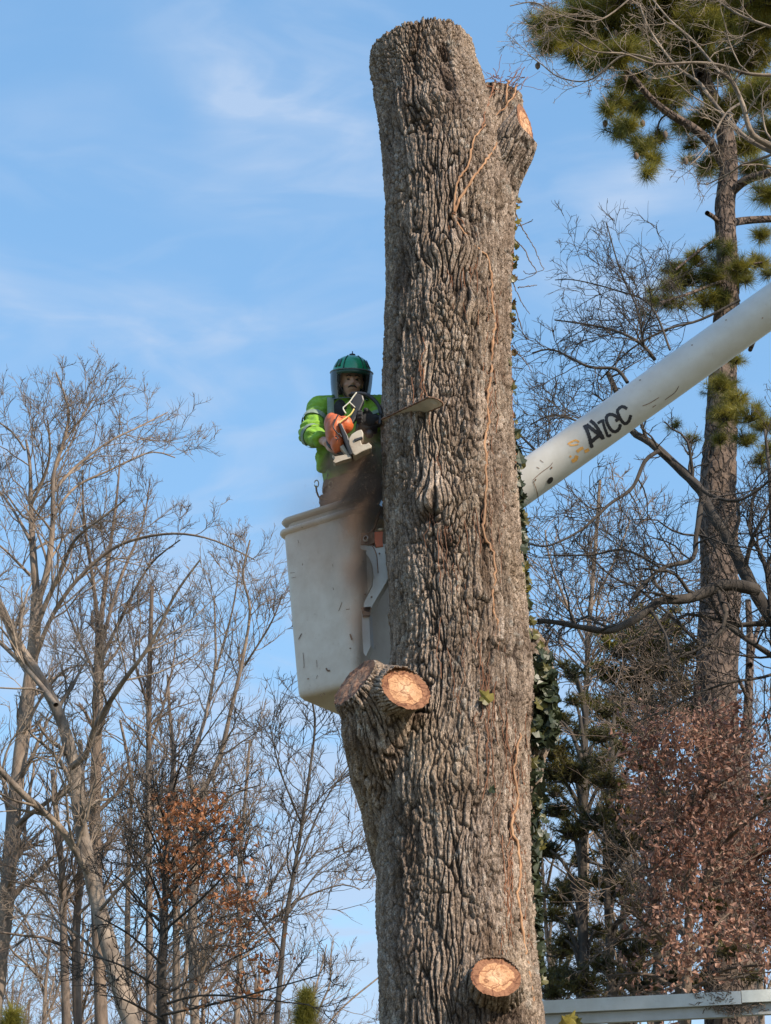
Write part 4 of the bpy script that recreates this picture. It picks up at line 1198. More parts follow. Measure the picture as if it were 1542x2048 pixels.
for i in range(nz_):
    f = i / (nz_ - 1); z = .055 - f * .195
    for j in range(na):
        a = R(-118 + 236 * j / (na - 1))
        rx = .142 - .020 * f * f; ry = .158 - .012 * f
        zz_ = z + .03 * (abs(a) / R(118)) ** 3 * f + .0
        VV.append(hp(rx * math.sin(a), .012 - ry * math.cos(a), zz_))
VF = [(i * na + j, i * na + j + 1, (i + 1) * na + j + 1, (i + 1) * na + j) for i in range(nz_ - 1) for j in range(na - 1)]
visor = obj('visor', MB().add(VV, VF).mesh('visor', True), visor_mat(), helmet)
NV, NF = [], []
for i in range(8):
    f = i / 7
    for j in range(25):
        a = R(58 + 244 * j / 24)
        NV.append(hp((.126 - .012 * f) * math.sin(a), .014 - (.126 - .01 * f) * math.cos(a), .045 - .185 * f))
NF = [(i * 25 + j, i * 25 + j + 1, (i + 1) * 25 + j + 1, (i + 1) * 25 + j) for i in range(7) for j in range(24)]
nc = obj('neck_cape', MB().add(NV, NF).mesh('neck_cape', True), M_SHIRT, helmet)
sd_ = nc.modifiers.new('thick', 'SOLIDIFY'); sd_.thickness = .006
mb = MB()
edge = [VV[j] for j in range(na)]
mb.tube(edge, .005, 6); mb.tube([VV[(nz_ - 1) * na + j] for j in range(na)], .0035, 6)
for j in (0, na - 1): mb.tube([VV[i * na + j] for i in range(nz_)], .004, 6)
obj('visor_edge', mb.mesh('visor_edge', True), simple('grey_visor_edge', (.09, .11, .11), .3), helmet)
for s in (-1, 1):
    mb = MB(); mb.lathe([(.006, .0), (.034, .004), (.038, .016), (.03, .03)], 18, HM @ np.array([(0, 0, s), (1, 0, 0), (0, 1.25, 0)]), hp(s * .082, .012, -.028)); obj('ear_muff', mb.mesh('ear_muff', True), M_BLACK, helmet)
    mb = MB(); mb.tube([hp(s * .09, -.01, .03), hp(s * .078, -.045, -.05), hp(s * .04, -.06, -.12), hp(0, -.06, -.135)], .004, 6); obj('chin_strap', mb.mesh('chin_strap', True), M_BLACK, helmet)

# ------------------------------------------------------------------ chainsaw
saw = thing('chainsaw', at(705, 870, 12.3), 'orange and white chainsaw whose bar has cut through the trunk towards the camera', 'chainsaw')
M_SAWW = paint('cream_plastic_housing', (0.44, 0.40, 0.33), (0.22, 0.15, 0.10), .8, .55)
M_BAR = paint('worn_bar_steel', (0.55, 0.52, 0.47), (0.22, 0.17, 0.12), .7, .38)
tip = at(877, 801, 11.81)
def same_z(px, py, z):
    Y = (z - CAMZ) / (at(px, py, 10.0)[2] - CAMZ) * 10.0
    return at(px, py, Y)
base = at(748, 858, 12.45)
bd = tip - base; bl = np.linalg.norm(bd); bd /= bl
bs = np.array((-bd[1], bd[0], 0.0)); bs = bs / np.linalg.norm(bs)
if bs[1] < 0: bs = -bs
rollv = bs * math.cos(R(14)) + np.array((0, 0, -1)) * math.sin(R(14))   # slight roll shows more of the underside
hw = .052
outl = [base - rollv * hw * .8, base + bd * (bl - .05) - rollv * hw]
outl += [base + bd * (bl - .05) + (bd * math.sin(a) - rollv * math.cos(a)) * hw for a in np.linspace(.25, math.pi - .25, 10)]
outl += [base + bd * (bl - .05) + rollv * hw, base + rollv * hw * .8]
upn = np.cross(bd, rollv); upn = upn if upn[2] > 0 else -upn
bar = obj('guide_bar', MB().prism(outl, upn * .006).mesh('guide_bar'), M_BAR, saw)
mb = MB(); c0 = base + bd * (bl - .05)
mb.lathe([(.0, -.001), (.022, -.0015), (.024, 0)], 16, np.stack([bd, rollv, upn], 1), c0 - upn * .0005); mb.ball(c0 - bd * .1, (.005, .005, .002), 8)
obj('bar_tip_sprocket', mb.mesh('bar_tip_sprocket'), M_STEEL, bar)
mb = MB(); cen = sum(outl) / len(outl)
op = smooth_path(outl, 90)
ch_ = [p + (p - (base + bd * np.clip(np.dot(p - base, bd), 0, bl - .05))) * .07 + upn * .003 for p in op]
for i in range(0, len(ch_) - 1, 1):
    a_, b_ = np.array(ch_[i]), np.array(ch_[i + 1]); c_ = (a_ + b_) / 2; d_ = b_ - a_; ln = np.linalg.norm(d_)
    if ln < 1e-6: continue
    d_ = d_ / ln; s_ = np.cross(d_, upn)
    mb.box(c_, (ln * (.8 if i % 2 else 1.0), .009 if i % 3 else .014, .008), np.stack([d_, s_, upn], 1))
obj('saw_chain', mb.mesh('saw_chain'), M_RUSTY, saw)
def px_prism(name, poly, Y, th, m_, parent=saw, bevel=.006):
    o = obj(name, MB().prism(pp(poly, Y), (0, th, 0)).mesh(name), m_, parent)
    if bevel:
        b_ = o.modifiers.new('bevel', 'BEVEL'); b_.width = bevel; b_.segments = 2; b_.limit_method = 'ANGLE'
    return o
oc = MB()
oc.ball(at(671, 862, 12.31), (.068, .09, .115), 18); oc.ball(at(663, 848, 12.33), (.05, .07, .075), 16); oc.ball(at(676, 884, 12.30), (.052, .07, .08), 16); oc.ball(at(689, 850, 12.3), (.06, .06, .06), 16)
obj('engine_cover', remeshed(oc, .005, 'engine_cover', 3), M_ORANGE, saw)
mb = MB()
for pl in ([(676, 830), (668, 846), (667, 856), (678, 870)], [(671, 872), (676, 876), (672, 880)], [(678, 866), (683, 874)]):
    mb.tube(smooth_path([at(x, y, 12.208) for x, y in pl], 12), .0045, 6)
obj('cover_seam', mb.mesh('cover_seam', True), M_BLACK, saw)
px_prism('clutch_cover', [(697, 878), (703, 868), (714, 861), (723, 858), (727, 866), (726, 874), (721, 880), (724, 888), (732, 888), (737, 884), (744, 891), (742, 896), (724, 903), (710, 911), (705, 906), (698, 888)], 12.20, .09, M_SAWW)
px_prism('cover_slot', [(708, 878), (724, 873), (725, 876), (710, 882)], 12.19, .02, M_BLACK, bevel=0)
px_prism('starter_housing', [(679, 893), (687, 888), (697, 905), (704, 908), (703, 916), (694, 910)], 12.24, .08, M_SAWW)
px_prism('body_strip', [(676, 846), (683, 846), (696, 872), (706, 908), (700, 910), (688, 880)], 12.205, .08, M_BLACK)
px_prism('rear_hand_guard', [(664, 908), (669, 913), (690, 909), (702, 911), (702, 916), (684, 921), (671, 926), (666, 923), (670, 916)], 12.22, .05, M_SAWW)
rh = MB(); rh.tube(smooth_path([at(690, 912, 12.3), at(672, 900, 12.31), at(658, 888, 12.33), at(660, 872, 12.34)], 14), .017, 10)
obj('rear_handle', rh.mesh('rear_handle', True), M_BLACK, saw)
mb = MB(); mb.tube(smooth_path([at(702, 788, 12.34), at(718, 787, 12.33), at(736, 791, 12.32), at(752, 804, 12.31), at(761, 822, 12.30), at(760, 850, 12.3)], 24), .0135, 10)
obj('front_handle', mb.mesh('front_handle', True), M_BLACK, saw)
px_prism('chain_brake_guard', [(706, 790), (714, 785), (726, 789), (729, 800), (722, 816), (712, 836), (700, 856), (692, 850), (700, 836), (708, 818), (700, 808)], 12.27, .05, M_BLACK, bevel=.01)
mb = MB(); mb.tube(smooth_path(pp([(713, 785), (706, 794), (699, 804), (689, 813), (686, 816), (689, 823), (692, 827)], 12.23), 20), .0045, 7)
mb.tube(smooth_path(pp([(698, 804), (704, 809), (710, 815)], 12.23), 8), .004, 6)
obj('guard_edge', mb.mesh('guard_edge', True), simple('pale_plastic', (.62, .6, .5), .4), saw)
mb = MB(); mb.tube(smooth_path(pp([(708, 818), (702, 828), (693, 835), (683, 842), (678, 847)], 12.22), 16), .005, 7); obj('trim_strip', mb.mesh('trim_strip', True), simple('yellow_plastic', (.75, .6, .2), .4), saw)
mb = MB(); mb.tube([at(715, 855, 12.36), at(752, 858, 12.40)], [.045, .035], 16); mb.ball(at(738, 868, 12.33), .03); obj('engine_block', mb.mesh('engine_block', True), M_BLACK, saw)

# ------------------------------------------------------------------ roof edge low on the right
M_BOARD = paint('painted_board', (0.42, 0.44, 0.45), (0.25, 0.24, 0.20), .6, .6)
M_METAL = paint('pale_metal_trim', (0.55, 0.57, 0.56), (0.30, 0.30, 0.25), .5, .5)
RB = at(1482, 1983, 14.2); RA = same_z(1092, 2002, RB[2])
rd = RB - RA; rd[2] = 0; rl_ = np.linalg.norm(rd); rd /= rl_; rn = np.array((rd[1], -rd[0], 0)); rn = rn if rn[1] < 0 else -rn
zr = at(1480, 1984, 14.2)[2]
RA = np.array((RA[0], RA[1], 0)); 
shed = thing('painted_beam', (RA[0] + 1, RA[1], 0), 'grey white painted beam capped with metal trim, low behind the trunk on the right', 'beam')
RM = np.stack([rd, rn, e3], 1)
def rbox(s0, s1, z0, z1, o0, o1):
    c = RA + rd * (s0 + s1) / 2 + rn * (o0 + o1) / 2 + np.array((0, 0, (z0 + z1) / 2))
    return MB().box(c, (s1 - s0, o1 - o0, z1 - z0), RM)
zt0 = zr
obj('metal_trim', rbox(-.25, rl_, zt0 - .085, zt0, -.05, .035).mesh('metal_trim'), M_METAL, shed)
obj('board', rbox(-.25, rl_ - .06, zt0 - .158, zt0 - .088, -.05, .0).mesh('board'), M_BOARD, shed)
obj('metal_trim', rbox(rl_ + .004, rl_ + 3, zt0 - .075, zt0 + .004, -.05, .03).mesh('metal_trim'), simple('bright_metal_trim', (.66, .67, .62), .4), shed, label='brighter end piece of trim')
obj('board', rbox(rl_ - .05, rl_ + 3, zt0 - .15, zt0 - .079, -.06, -.01).mesh('board'), M_BOARD, shed)
for s_ in (-.2, rl_ + 2.8):
    for o_ in (-.16,): obj('post', rbox(s_, s_ + .1, 0, zt0 - .16, o_, o_ + .1).mesh('post'), M_BOARD, shed)
deb = MB(); rdb = random.Random(4)
for _ in range(260):
    s_ = rdb.uniform(0, rl_ + .2); c = RA + rd * s_ + rn * rdb.uniform(-.04, .03) + np.array((0, 0, zt0 + .004))
    if rdb.random() < .3: c = RA + rd * rdb.uniform(1.0, 1.25) + rn * .0365 + np.array((0, 0, zt0 - rdb.uniform(.0, .08)))
    a = rdb.uniform(0, 6.28); L = rdb.uniform(.01, .05)
    deb.tube([c, c + np.array((math.cos(a) * L, math.sin(a) * L * .3, rdb.uniform(0, .02)))], .0025, 3)
for _ in range(160):
    s_ = rdb.gauss(rl_ - .05, .09); c = RA + rd * s_ + rn * .012 + np.array((0, 0, zt0 - rdb.uniform(.08, .14)))
    a = rdb.uniform(0, 6.28); L = rdb.uniform(.01, .05)
    deb.tube([c, c + np.array((math.cos(a) * L, -.01, math.sin(a) * L))], .003, 3)
obj('leaf_litter', deb.mesh('leaf_litter'), M_BROWN, shed, kind='stuff')

# ------------------------------------------------------------------ trees
def unit(v): return v / (np.linalg.norm(v, axis=-1, keepdims=True) + 1e-9)
def walk(p0, d0, L, r0, r1, n, wig, trop, rng):
    """B wandering branches: returns (B,n,3),(B,n)"""
    B = len(p0); P = np.empty((B, n, 3)); P[:, 0] = p0; d = d0.copy()
    step = (L / (n - 1))[:, None]
    for i in range(1, n):
        d = unit(d + rng.normal(0, wig, (B, 3)) + np.array((0, 0, trop)))
        P[:, i] = P[:, i - 1] + d * step
    t = np.linspace(0, 1, n)[None]
    return P, r0[:, None] * (1 - t) + (r1[:, None] * t)
def spawn(P, Rr, k, rng, t0, t1, ang, Lp, lr, rr, rmax=9.0, up=0.15, bias=None):
    """k children on each branch"""
    B, N, _ = P.shape
    t = rng.uniform(t0, t1, (B, k)); x = t * (N - 1); i = np.minimum(x.astype(int), N - 2); f = (x - i)[..., None]
    bi = np.arange(B)[:, None]
    p = P[bi, i] * (1 - f) + P[bi, i + 1] * f
    T = unit(P[bi, i + 1] - P[bi, i])
    r = Rr[bi, i] * (1 - f[..., 0]) + Rr[bi, i + 1] * f[..., 0]
    q = rng.normal(0, 1, (B, k, 3)); q -= T * (q * T).sum(-1, keepdims=True); q = unit(q)
    a = np.radians(rng.uniform(ang[0], ang[1], (B, k)))[..., None]
    d = unit(T * np.cos(a) + q * np.sin(a) + np.array((0, 0, up)))
    L = Lp[:, None] * lr * (1.15 - 0.65 * t) * rng.uniform(.6, 1.25, (B, k))
    return p.reshape(-1, 3), d.reshape(-1, 3), L.ravel(), np.minimum(r * rr, rmax).ravel()

def px_limb(pts, Y, w0, w1, n=None, dY=0.0, seed=0, wob=.15):
    """limb drawn over photograph pixels at distance Y with a drift dY in depth; widths in pixels"""
    P = smooth_path([(x, y, 0) for x, y in pts], n or max(10, len(pts) * 4))
    k = len(P); t = np.linspace(0, 1, k)
    rng = np.random.RandomState(seed)
    jit = np.interp(t, np.linspace(0, 1, 5), rng.uniform(-1, 1, 5) * wob * abs(dY + .6))
    W = np.array([at(P[i, 0], P[i, 1], Y + dY * t[i] + jit[i]) for i in range(k)])
    rad = np.array([mpp(P[i, 1], Y) for i in range(k)]) * (w0 + (w1 - w0) * t) / 2
    return W, rad
def to_ground(W, rad, flare=1.35):
    """carry a trunk on down to the ground"""
    b = W[0]; d = unit(W[1] - W[0]); n = 6
    low = []
    for i in range(n):
        f = i / n
        z = f * b[2]
        k = (b[2] - z)
        low.append((b[0] - d[0] * k * .6 / max(abs(d[2]), .5), b[1] - d[1] * k * .5 / max(abs(d[2]), .5), z - (0.1 if i == 0 else 0)))
    rl2 = np.array([rad[0] * (flare - (flare - 1) * (i / n) ** .5) for i in range(n)])
    return np.concatenate([np.array(low), W]), np.concatenate([rl2, rad])

def make_tree(name, label, cat, Y, trunks, limbs, bark, seed, dens=1.0, group=None, len1=3.0, twig=.006, k=(9, 7, 6), ang=(30, 65), up=.18, wig=.16,
              leaves=None, t_start=.45, min_r=None, twigs_name='twigs', t1_first=.98, shrink=True):
    """trunks/limbs: (points, w0, w1, dY); every limb sprouts branches, branchlets and twigs"""
    rng = np.random.RandomState(seed)
    T = Tubes(); B = Tubes(); tw = Tubes()
    base = None; tips = []; lv2 = []
    for kind, lst in (('t', trunks), ('l', limbs)):
        for q, (pts, w0, w1, dY) in enumerate(lst):
            if group == GL: w0, w1 = w0 * .82, w1 * .8
            W, rad = px_limb(pts, Y, w0, w1, dY=dY, seed=seed * 13 + q)
            vis0 = 0
            if kind == 't' and pts[0][1] > 2040:
                n0 = len(W); W, rad = to_ground(W, rad); vis0 = (len(W) - n0) / len(W)
                if base is None: base = W[0].copy()
            (T if kind == 't' else B).add(W[None], rad[None] * (1 + .05 * rng.randn(1, len(W))), 12 if kind == 't' else 7)
            L = np.array([min(len1, 0.75 * np.linalg.norm(W[-1] - W[0]) + .4)])
            ts = max(t_start if kind == 't' else .15, vis0)
            kk = max(2, int(k[0] * dens * (1.5 if kind == 't' else 1)))
            p, d, l_, r_ = spawn(W[None], rad[None], kk, rng, ts, t1_first, ang, L, 1.0, .45, rmax=.07, up=up)
            # twin tip continues the limb
            P1, R1 = walk(p, d, l_, r_, r_ * .3, 8, wig, up * .35, rng)
            B.add(P1, R1, 5)
            p, d, l2, r_ = spawn(P1, R1, k[1], rng, .15, 1.0, (25, 60), l_, .55, .55, up=up)
            P2, R2 = walk(p, d, l2, np.maximum(r_, twig * 1.1), np.maximum(r_ * .35, twig * .6), 6, wig * 1.2, up * .35, rng)
            tw.add(P2, R2, 3); lv2.append(P2)
            p, d, l3, r_ = spawn(P2, R2, k[2], rng, .1, 1.0, (25, 60), l2, .55, .6, up=up)
            P3, R3 = walk(p, d, l3, np.maximum(r_, twig * .8), np.full(len(l3), twig * .35), 5, wig * 1.4, up * .35, rng)
            tw.add(P3, R3, 3); tips.append(P3)
    if base is None: base = np.array((W[0][0], W[0][1], 0))
    t = thing(name, (base[0], base[1], 0), label, cat, group)
    if T.V: obj('trunk', T.mesh('trunk'), bark, t)
    if B.V: obj('branches', B.mesh('branches'), bark, t, kind='stuff')
    obj(twigs_name, tw.mesh(twigs_name), bark, t, kind='stuff')
    return t, np.concatenate(tips), lv2, rng

def scatter(name, centers, template_V, template_T, sizes, m_, parent, rng, kind='stuff', align=None, flat=0.0):
    """many small copies of one leaf or tuft joined into one mesh"""
    n = len(centers); k = len(template_V)
    q = rng.normal(0, 1, (n, 4)); q /= np.linalg.norm(q, axis=1, keepdims=True)
    w, x, y, z = q.T
    Rm = np.stack([1 - 2 * (y * y + z * z), 2 * (x * y - z * w), 2 * (x * z + y * w), 2 * (x * y + z * w), 1 - 2 * (x * x + z * z), 2 * (y * z - x * w),
                   2 * (x * z - y * w), 2 * (y * z + x * w), 1 - 2 * (x * x + y * y)], -1).reshape(n, 3, 3)
    if align is not None:
        zc_ = unit(align + rng.normal(0, .25, (n, 3))); xc = unit(np.cross(zc_, rng.normal(0, 1, (n, 3)))); yc = np.cross(zc_, xc)
        Rm = np.stack([xc, yc, zc_], -1)
    V = np.einsum('nij,kj->nki', Rm, template_V) * sizes[:, None, None] + centers[:, None, :]
    F = (np.arange(n) * k)[:, None, None] + template_T[None]
    return obj(name, mesh_np(name, V.reshape(-1, 3), tris=F.reshape(-1, 3), smooth=False), m_, parent, kind=kind)
LEAF_V = np.array([(0, 0, 0), (.34, .33, .22), (.16, .72, .10), (.03, 1.0, -.28), (-.22, .62, .16), (-.30, .36, .12)])
LEAF_T = np.array([(0, 1, 2), (0, 2, 3), (0, 3, 4), (0, 4, 5)])
def needle_tuft(n=26, seed=1, spread=(15, 80), wd=.035):
    r = np.random.RandomState(seed); V, T = [], []
    for i in range(n):
        a = r.uniform(0, 2 * math.pi); b = math.radians(r.uniform(*spread)); L = r.uniform(.7, 1.0)
        d = np.array((math.sin(b) * math.cos(a), math.sin(b) * math.sin(a), math.cos(b)))
        s = unit(np.cross(d, r.normal(0, 1, 3))) * wd
        o = d * 0.0 + np.array((0, 0, r.uniform(-.35, .1)))
        V += [o - s, o + s, o + d * L + np.array((0, 0, -.08))]; T.append((3 * i, 3 * i + 1, 3 * i + 2))
    return np.array(V), np.array(T)
TUFT = needle_tuft(44, 1, (8, 95), .013)
TUFT_S = needle_tuft(16, 3, (10, 110), .045)

# --- woods on the left: bare broadleaf trees
GL = 'bare trees in the wood on the left'
BARE = dict(group=GL)
make_tree('tall_bare_tree', 'tallest bare tree at the far left, forking into a wide high crown', 'tree', 40,
    [([(-25, 2110), (8, 1850), (30, 1600), (50, 1440), (68, 1280), (74, 1190)], 44, 30, 0)],
    [([(74, 1195), (66, 1100), (62, 1010), (60, 930), (52, 880)], 22, 6, 1), ([(62, 1010), (90, 950), (100, 900), (95, 840)], 9, 4, -1),
     ([(76, 1200), (95, 1140), (106, 1040), (107, 950), (128, 880), (137, 820), (112, 745)], 18, 4, -.5), ([(70, 1265), (88, 1215), (118, 1150), (150, 1080), (205, 1035), (250, 1000)], 15, 4, -2),
     ([(105, 985), (150, 935), (215, 885), (275, 855), (335, 825)], 9, 3, 1.5), ([(66, 1330), (98, 1245), (150, 1165), (230, 1095), (330, 1068), (420, 1078), (510, 1120)], 13, 3, -2.5),
     ([(106, 1030), (150, 975), (220, 940), (300, 905), (350, 915)], 8, 3, 2), ([(60, 1080), (20, 1010), (-20, 960)], 10, 3, 1), ([(50, 900), (20, 860), (-30, 830)], 6, 3, 0),
     ([(130, 880), (160, 840), (190, 790)], 6, 3, .5), ([(60, 1150), (10, 1100), (-40, 1060)], 8, 3, -1), ([(40, 1480), (80, 1400), (130, 1340), (180, 1330)], 10, 3, -1)],
    M_GREY, 1, len1=2.1, twig=.0066, k=(10, 6, 7), **BARE)
make_tree('mottled_tree', 'leaning thick tree with pale mottled bark at the far left', 'tree', 29,
    [([(285, 2110), (262, 2040), (236, 1960), (215, 1880), (182, 1750), (158, 1630), (150, 1540), (122, 1440), (90, 1372), (40, 1295), (0, 1212), (-40, 1150)], 48, 20, 1)],
    [([(178, 1745), (120, 1655), (50, 1592), (0, 1540), (-40, 1500)], 20, 15, -1), ([(112, 1410), (60, 1345), (0, 1284), (-40, 1250)], 14, 9, 1),
     ([(142, 1535), (172, 1508), (190, 1455), (240, 1372), (300, 1290), (350, 1190), (400, 1120)], 17, 4, -2), ([(190, 1455), (200, 1400), (175, 1330), (140, 1290)], 9, 3, 1),
     ([(200, 1820), (270, 1740), (330, 1660), (400, 1590)], 10, 3, -1), ([(235, 1960), (180, 1890), (90, 1830), (20, 1840)], 9, 3, 1)],
    M_PALE, 2, len1=1.7, twig=.005, k=(10, 7, 7), **BARE)
make_tree('bare_tree', 'straight brown trunk between the leaning mottled tree and the broken pole', 'tree', 43,
    [([(205, 2110), (196, 1850), (190, 1650), (196, 1400), (200, 1250)], 34, 24, 0)],
    [([(200, 1255), (212, 1160), (225, 1060), (234, 990), (240, 920)], 14, 4, 1), ([(196, 1250), (186, 1160), (168, 1040), (165, 940)], 12, 4, -1),
     ([(202, 1290), (240, 1160), (285, 1050), (300, 960)], 11, 3, 1), ([(198, 1330), (250, 1220), (300, 1130), (360, 1080)], 11, 3, -2), ([(196, 1360), (150, 1260), (120, 1180)], 9, 3, 0)],
    M_BROWN, 3, len1=1.7, twig=.0062, k=(10, 7, 7), **BARE)
make_tree('broken_top_tree', 'slim bare tree whose top is snapped off to a pole', 'tree', 38,
    [([(300, 2110), (298, 1700), (298, 1400), (304, 1172)], 20, 10, 0)],
    [([(298, 1500), (330, 1400), (350, 1300), (345, 1240)], 8, 3, 1), ([(298, 1420), (270, 1320), (275, 1260)], 7, 3, -1)],
    M_BROWN, 4, len1=1.5, twig=.0075, k=(12, 6, 5), **BARE)
make_tree('forked_tree', 'bare tree left of the bucket, forking into two long upright stems', 'tree', 36,
    [([(392, 2110), (385, 1850), (392, 1650), (396, 1590)], 24, 18, 0)],
    [([(396, 1600), (378, 1540), (408, 1445), (430, 1335), (430, 1250), (428, 1190)], 13, 4, 1), ([(398, 1600), (440, 1510), (462, 1420), (485, 1320), (500, 1220), (486, 1150), (500, 1080)], 14, 4, -1),
     ([(432, 1340), (465, 1220), (480, 1120)], 7, 3, 0), ([(490, 1330), (540, 1250), (565, 1190)], 6, 3, -1), ([(392, 1700), (450, 1600), (520, 1570)], 8, 3, -1)],
    M_GREY, 5, len1=1.6, twig=.0055, k=(9, 7, 7), **BARE)
make_tree('slender_tree', 'slender dark bare tree rising just below the bucket', 'tree', 33,
    [([(548, 2110), (568, 1870), (588, 1745), (604, 1650), (620, 1540), (630, 1450), (624, 1400), (612, 1340)], 15, 4, 0)],
    [([(590, 1745), (640, 1620), (690, 1540), (720, 1500)], 6, 3, 1), ([(604, 1650), (560, 1540), (540, 1450)], 6, 3, -1), ([(575, 1830), (640, 1740), (700, 1700)], 6, 3, 1), ([(560, 1900), (500, 1800), (480, 1700)], 6, 3, -1)],
    M_DARK, 6, len1=1.8, twig=.006, k=(9, 6, 5), t_start=.5, **BARE)
make_tree('bare_tree', 'pair of grey stems low on the left below the mottled limb', 'tree', 39,
    [([(135, 2110), (128, 1900), (125, 1760), (112, 1620), (105, 1540)], 24, 12, 0), ([(158, 2110), (152, 1900), (158, 1780), (168, 1650), (160, 1480)], 26, 12, .5)],
    [([(150, 1880), (90, 1790), (40, 1740), (0, 1730)], 9, 3, 0), ([(155, 1830), (230, 1760), (300, 1690)], 8, 3, 0)], M_BROWN, 7, len1=2.2, twig=.0085, k=(9, 6, 5), **BARE)
make_tree('bare_tree', 'grey stem with drooping twigs right of the rust leaved sapling', 'tree', 42,
    [([(470, 2110), (480, 1900), (478, 1750), (490, 1600), (500, 1480)], 16, 6, 0)],
    [([(480, 1850), (560, 1740), (610, 1640), (640, 1590)], 6, 3, 0), ([(480, 1780), (430, 1690), (400, 1640)], 6, 3, 0), ([(480, 1900), (580, 1810), (680, 1770), (720, 1780)], 7, 3, -1)],
    M_GREY, 8, len1=2.4, twig=.0085, k=(10, 6, 5), **BARE)
make_tree('bare_tree', 'pale stem close to the dark rust leaved sapling, left of it', 'tree', 44,
    [([(262, 2110), (255, 1900), (258, 1700), (262, 1560), (240, 1440)], 18, 6, 0), ([(355, 2110), (352, 1850), (350, 1600), (340, 1430), (335, 1350)], 22, 6, 0)],
    [([(258, 1700), (300, 1600), (330, 1500)], 7, 3, 0), ([(352, 1750), (300, 1650), (270, 1600)], 7, 3, 0)], M_GREY, 9, len1=2.4, twig=.009, k=(11, 6, 5), **BARE)

# dark sapling that keeps its rust coloured leaves
sap_l = []
for (x0, y0, x1, y1, x2, y2) in ((326, 1990, 420, 1940, 560, 1870), (324, 1960, 380, 1900, 500, 1840), (327, 1900, 400, 1850, 520, 1815), (330, 1860, 400, 1800, 470, 1730), (332, 1800, 390, 1730, 430, 1690),
                                 (335, 1740, 370, 1670, 400, 1620), (338, 1660, 365, 1600, 380, 1550), (342, 1600, 355, 1550, 370, 1510), (326, 1980, 240, 1930, 160, 1905), (326, 1930, 260, 1870, 190, 1830),
                                 (328, 1880, 280, 1800, 230, 1750), (330, 1820, 290, 1730, 260, 1690), (333, 1740, 300, 1660, 280, 1620), (337, 1660, 315, 1600, 305, 1560), (325, 2030, 460, 2000, 640, 1950),
                                 (325, 2040, 250, 2000, 200, 1990), (326, 2010, 420, 1990, 620, 2010)):
    sap_l.append(([(x0, y0), (x1, y1), (x2, y2)], 6, 2, random.Random(x2).uniform(-1.6, 1.2)))
t_, tips, lv2, rng_ = make_tree('rust_leaved_sapling', 'dark upright sapling in front of the left wood, still hung with rust orange leaves', 'tree', 20,
    [([(330, 2110), (325, 2040), (323, 1950), (328, 1860), (331, 1780), (336, 1640), (346, 1520), (344, 1450)], 24, 4, 0)], sap_l, M_DARK, 10, len1=.9, twig=.0045, k=(7, 5, 4), up=.1, t_start=.4)
ends = tips[:, -1]
def clumpy(pts, rng, thr, sc=1.2):
    v = fbm(pts[:, 0] * sc, pts[:, 1] * sc, pts[:, 2] * sc, 2, 5)
    return pts[v > thr]
def px_of(P):
    dx, dy, dz = P[:, 0], P[:, 1], P[:, 2] - CAMZ
    dep = dy * _cp + dz * _sp; up_ = dz * _cp - dy * _sp
    return 771 + dx / dep * FPX, 1024 - up_ / dep * FPX
ux, uy = px_of(ends)
keep = ends[(ux > 320) & (uy > 1590) & (rng_.rand(len(ends)) < .75)]
keep = clumpy(keep, rng_, 0.07, 1.2)
keep = np.repeat(keep, 3, 0) + rng_.normal(0, .07, (len(keep) * 3, 3))
scatter('leaves', keep, LEAF_V, LEAF_T, rng_.uniform(.04, .085, len(keep)), M_RUST, t_, rng_)

# more trees of the wood, farther back: three sorts, copied
far_src = []
for s_, (lab, bk) in enumerate((('far bare tree in the haze of twigs behind the left wood', M_GREY), ('far bare tree in the haze of twigs behind the left wood', M_BROWN), ('far bare tree in the haze of twigs behind the left wood', M_GREY))):
    rr0 = np.random.RandomState(70 + s_)
    limbs_ = []
    for q in range(8):
        y0 = 1950 - 55 * q; sgn = (-1) ** q
        limbs_.append(([(100, y0), (100 + sgn * rr0.uniform(20, 50), y0 - 90), (100 + sgn * rr0.uniform(50, 110), y0 - rr0.uniform(160, 240))], 8, 3, rr0.uniform(-3, 3)))
    t_far, _, _, _ = make_tree('far_bare_tree', lab, 'tree', 52, [([(100, 2110), (104, 1900), (98, 1700), (106, 1480)], 20, 5, 0)], limbs_, bk, 30 + s_, len1=2.4, twig=.010, k=(6, 5, 5), group='far bare trees behind the left wood')
    far_src.append(t_far)
def copy_tree(src, loc, rz, sc, label=None, group=None):
    c = src.copy(); COL.objects.link(c)
    c.location = loc; c.rotation_euler = (0, 0, rz); c.scale = (sc,) * 3
    if label: c['label'] = label
    if group: c['group'] = group
    for ch in src.children:
        d = ch.copy(); COL.objects.link(d); d.parent = c
        d.matrix_parent_inverse = ch.matrix_parent_inverse.copy()
    return c
rf = random.Random(3)
LL = ['far bare tree beyond the tallest tree, cut by the left edge', 'far bare tree just right of the tallest tree trunk', 'far bare tree behind the lower bend of the mottled tree',
      'far bare tree behind the straight brown trunk', 'far bare tree behind the broken topped pole', 'far bare tree behind the upper half of the rust leaved sapling', 'far bare tree between the sapling and the forked stems',
      'far bare tree behind the right fork of the forked tree', 'far bare tree between the forked tree and the slender tree', 'far bare tree behind the slender tree, nearest the oak trunk']
LR_ = ['far bare tree behind the ivy, nearest the right edge of the oak trunk', 'far bare tree behind the first cedar', 'far bare tree behind the vine draped tangle', 'far bare tree just left of the big pine stem',
       'far bare tree right of the big pine stem', 'far bare tree cut by the right edge of the view']
for i, px in enumerate((-60, 40, 130, 215, 290, 360, 430, 500, 560, 640)):
    src = far_src[i % 3]; Y = rf.uniform(50, 62)
    p = at(px, 1700, Y)
    copy_tree(src, (p[0], p[1], 0), rf.uniform(0, 6.28), rf.uniform(.68, .86) * (.85 if px > 450 else 1.0), LL[i])
GF = 'far bare trees behind the right wood'
